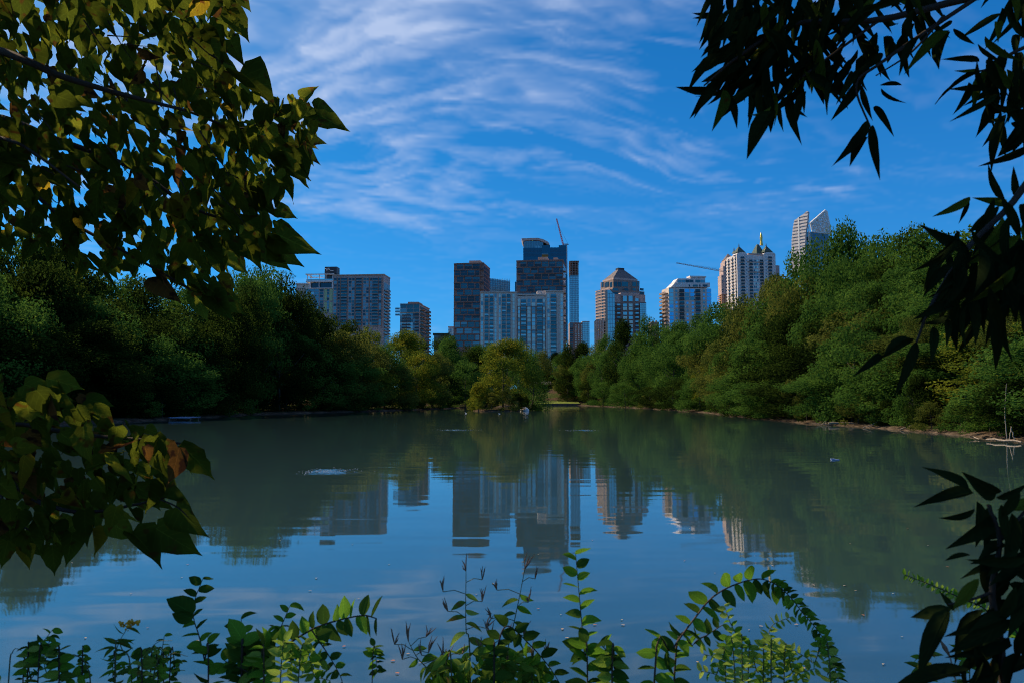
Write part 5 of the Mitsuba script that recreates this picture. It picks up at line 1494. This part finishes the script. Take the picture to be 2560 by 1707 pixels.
dress(pl, shoot(k, [(930, 1725), (945, 1679)], 1.95, 0.002), 1.95, 0.026, ["elm_dark", "elm_green"], rng, 0.012, start=0.93, spread=0.5)
pl.done()


def flower(key, B, up, n, spread_, r, m, rng, name="flower_head"):
    ms = []
    for i in range(n):
        t = i / n
        o = rng.normal(size=3) * spread_ * (1.15 - t)
        mm = trimesh.creation.icosphere(subdivisions=0, radius=r * rng.uniform(0.6, 1.3))
        ms.append(mm.apply_translation(B + up * t + o))
    put(key, name, mikit.ply(cat(ms), m))


# tall weeds with brown seed spikes
k = thing("seeded_weed", "tall weeds with brown seed spikes, just left of the centre at the bottom", "plant")
pl = Plant(k, "lance")
for pts, d in ([(1176, 1720), (1165, 1568), (1165, 1426)], 2.3), ([(1250, 1720), (1257, 1675), (1289, 1537), (1312, 1422)], 2.3), ([(1120, 1720), (1083, 1683), (1044, 1644), (1021, 1602)], 2.25), ([(1130, 1720), (1110, 1680), (1108, 1640)], 2.2), \
        ([(1330, 1720), (1335, 1690), (1330, 1650)], 2.2), ([(1215, 1720), (1225, 1660), (1230, 1600)], 2.25):
    ln = shoot(k, pts, d, 0.0028, "stem_green", n=30)
    top = ln[-1]
    tall = len(pts) > 3 or pts[-1][1] < 1500
    dress(pl, ln[:-4], d, 0.075, ["weed_green", "weed_green", "elm_green", "elm_pale"], rng, 0.042, ratio=0.36, start=0.68, droop=0.75, taper=0.7, spread=0.8)
    def spike(B, t, L):
        t = t / np.linalg.norm(t)
        for _ in range(4):
            put(k, "seed_spike", mikit.ply(tube([B, B + t * L * 0.5, B + t * L + rng.normal(size=3) * 0.004], [0.0014, 0.0021, 0.0006], 5), "seed_brown"))
            t = t + rng.normal(size=3) * 0.22
            L *= 0.85
    spike(top, np.array([0, 0, 1.0]), 0.055)
    for j in range(2 if not tall else 5):
        q = ln[-3 - 2 * j]
        sd = -1 if j % 2 else 1
        e = q + np.array([sd * rng.uniform(0.03, 0.075), rng.normal() * 0.01, rng.uniform(0.0, 0.02)])
        put(k, "side_stalk", mikit.ply(tube([q, (q + e) / 2 + [0, 0, 0.008], e], 0.0011, 4), "stem_green"))
        spike(e, np.array([sd * 0.25, 0, 1.0]), rng.uniform(0.03, 0.05))
for px, py in in_poly([(1070, 1680), (1150, 1640), (1240, 1610), (1340, 1650), (1345, 1720), (1060, 1720)], rng, 120, 9):
    B = P(px, py, rng.uniform(2.15, 2.35))
    a = rng.normal(-1.2, 0.8)
    pl.leaf(B, B + rng.uniform(0.03, 0.06) * np.array([math.cos(a), rng.normal() * 0.3, math.sin(a)]), 0.45, rng.choice(["weed_green", "elm_green", "elm_pale"]), rng, spread=0.9)
pl.done()
k = thing("drooping_elm", "dark elm shoot drooping to the right out of the tall weeds", "plant")
pl = Plant(k, "oval")
dress(pl, shoot(k, [(1235, 1720), (1240, 1640), (1266, 1564), (1328, 1614), (1374, 1667), (1410, 1725)], 2.1, 0.003, "twig_dark", n=40), 2.1, 0.044, DK, rng, 0.034, start=0.66, taper=1.0, droop=0.2, spread=0.6)
pl.done()

# low mixed shrub in the lower left corner, goldenrod
k = thing("corner_shrub", "tangled low green shrub in the lower left corner", "plant")
pl = Plant(k, "oval")
for i in range(13):
    x0 = rng.uniform(-60, 430)
    topy = 1600 + 40 * (x0 / 430) + rng.uniform(-55, 95)
    dress(pl, shoot(k, [(x0, 1725), (x0 + rng.uniform(-15, 25), (1725 + topy) / 2), (x0 + rng.uniform(-40, 70), topy)], rng.uniform(1.8, 2.2), 0.0022, "twig_dark", n=18), 2.0, rng.uniform(0.018, 0.034), ["elm_dark", "elm_green", "elm_green", "weed_green", "elm_pale"], rng, 0.021,
          start=0.86, droop=0.3, spread=0.9)
pl.done()
for name_, lab, pts, hd in (("goldenrod", "goldenrod stalk with a drooping yellow flower head, lower left", [(288, 1720), (289, 1636), (300, 1600), (318, 1570)], (330, 1560)),
                            ("goldenrod", "goldenrod with a flat yellow flower cluster, lower right", [(2312, 1725), (2310, 1690), (2306, 1665)], (2306, 1650)),
                            ("goldenrod", "goldenrod with a yellow flower head half hidden by the dark leaves, right edge", [(2425, 1725), (2422, 1650), (2420, 1600)], (2416, 1575))):
    k = thing(name_, lab, "plant")
    d = 2.0
    ln = shoot(k, pts, d, 0.002, "stem_green", n=22)
    pl = Plant(k, "lance")
    dress(pl, ln, d, 0.045, ["weed_green", "elm_green"], rng, 0.03, ratio=0.28, start=0.86, droop=0.3, spread=0.8)
    pl.done()
    top = ln[-1]
    for j in range(5):
        e = P(hd[0] + rng.uniform(-26, 18), hd[1] + rng.uniform(-10, 18), d)
        put(k, "flower_stalk", mikit.ply(tube([top, (top + e) / 2 + [0, 0, 0.004], e], 0.0009, 4), "stem_green"))
        flower(k, e - (e - top) * 0.25, (e - top) * 0.45, 16, 0.0035, 0.0032, "petal_gold", rng)
k = thing("leafy_twig", "thin twig with small overlapping leaves pointing left out of the dark sapling", "plant")
pl = Plant(k, "oval")
dress(pl, shoot(k, [(2570, 1720), (2480, 1540), (2401, 1494), (2330, 1462), (2262, 1436)], 2.2, 0.003, n=34), 2.2, 0.022, ["elm_green", "elm_pale"], rng, 0.013, start=0.80, spread=0.8)
pl.done()
k = thing("dead_stalk", "dry pale grass stalk beside the goldenrod at lower right", "plant")
put(k, "stem", mikit.ply(tube([P(2395, 1725, 2.0), P(2375, 1640, 2.0), P(2352, 1605, 2.0)], [0.002, 0.002, 0.001], 5), "wood_grey"))
put(k, "seed_head", mikit.ply(tube([P(2375, 1640, 2.0), P(2362, 1618, 2.0), P(2350, 1598, 2.0)], [0.002, 0.006, 0.001], 6), "seed_brown"))

k = thing("grass_tuft", "few thin pale grass blades bending over the corner shrub at lower left", "plant")
for x0, y0, x1, y1 in ((340, 1725, 430, 1600), (350, 1725, 415, 1622), (330, 1725, 300, 1610), (20, 1725, 55, 1625), (230, 1725, 120, 1632), (380, 1725, 470, 1640)):
    a, b = P(x0, y0, 1.9), P(x1, y1, 1.88)
    put(k, "blade", mikit.ply(tube(smooth_line([[a[0], a[1], a[2] - 0.6], a, a + (b - a) * 0.6 + [-0.01, 0, 0.035], b], 14), np.linspace(0.0022, 0.0006, 14), 4), "stem_green", smooth=True))
# leaves floating on the lake
mat("fallen_tan", (0.34, 0.24, 0.15), 0.7)
mat("fallen_rust", (0.34, 0.13, 0.06), 0.7)
mat("fallen_pale", (0.26, 0.23, 0.19), 0.7)
rng = np.random.default_rng(15)
FALL = [mikit.ply(OVAL[i][0], m, smooth=True, uv=OVAL[i][1]) for i in (0, 2) for m in ("fallen_tan", "fallen_rust", "fallen_pale", "fallen_pale")]
for i in range(75):
    px, py = rng.uniform(120, 2420), 1700 - 380 * rng.random() ** 1.2
    if px < 600 and py < 1400:
        continue
    q = G(px, py)
    s = rng.uniform(0.03, 0.06)
    k = key_for("floating_leaf")
    c = int(rng.integers(len(FALL)))
    scene[k] = dict(FALL[c], to_world=T().translate([q[0], q[1], 0.012]).rotate([0, 0, 1], float(rng.uniform(0, 360))).scale([s, s * 0.6, s * 0.5]))
    tone_ = ("tan", "rust red", "pale grey", "pale grey")[c % 4]
    tag(k, f"tiny {tone_} fallen leaf floating on the near water", "leaf", f"{tone_} fallen leaves afloat on the near water")
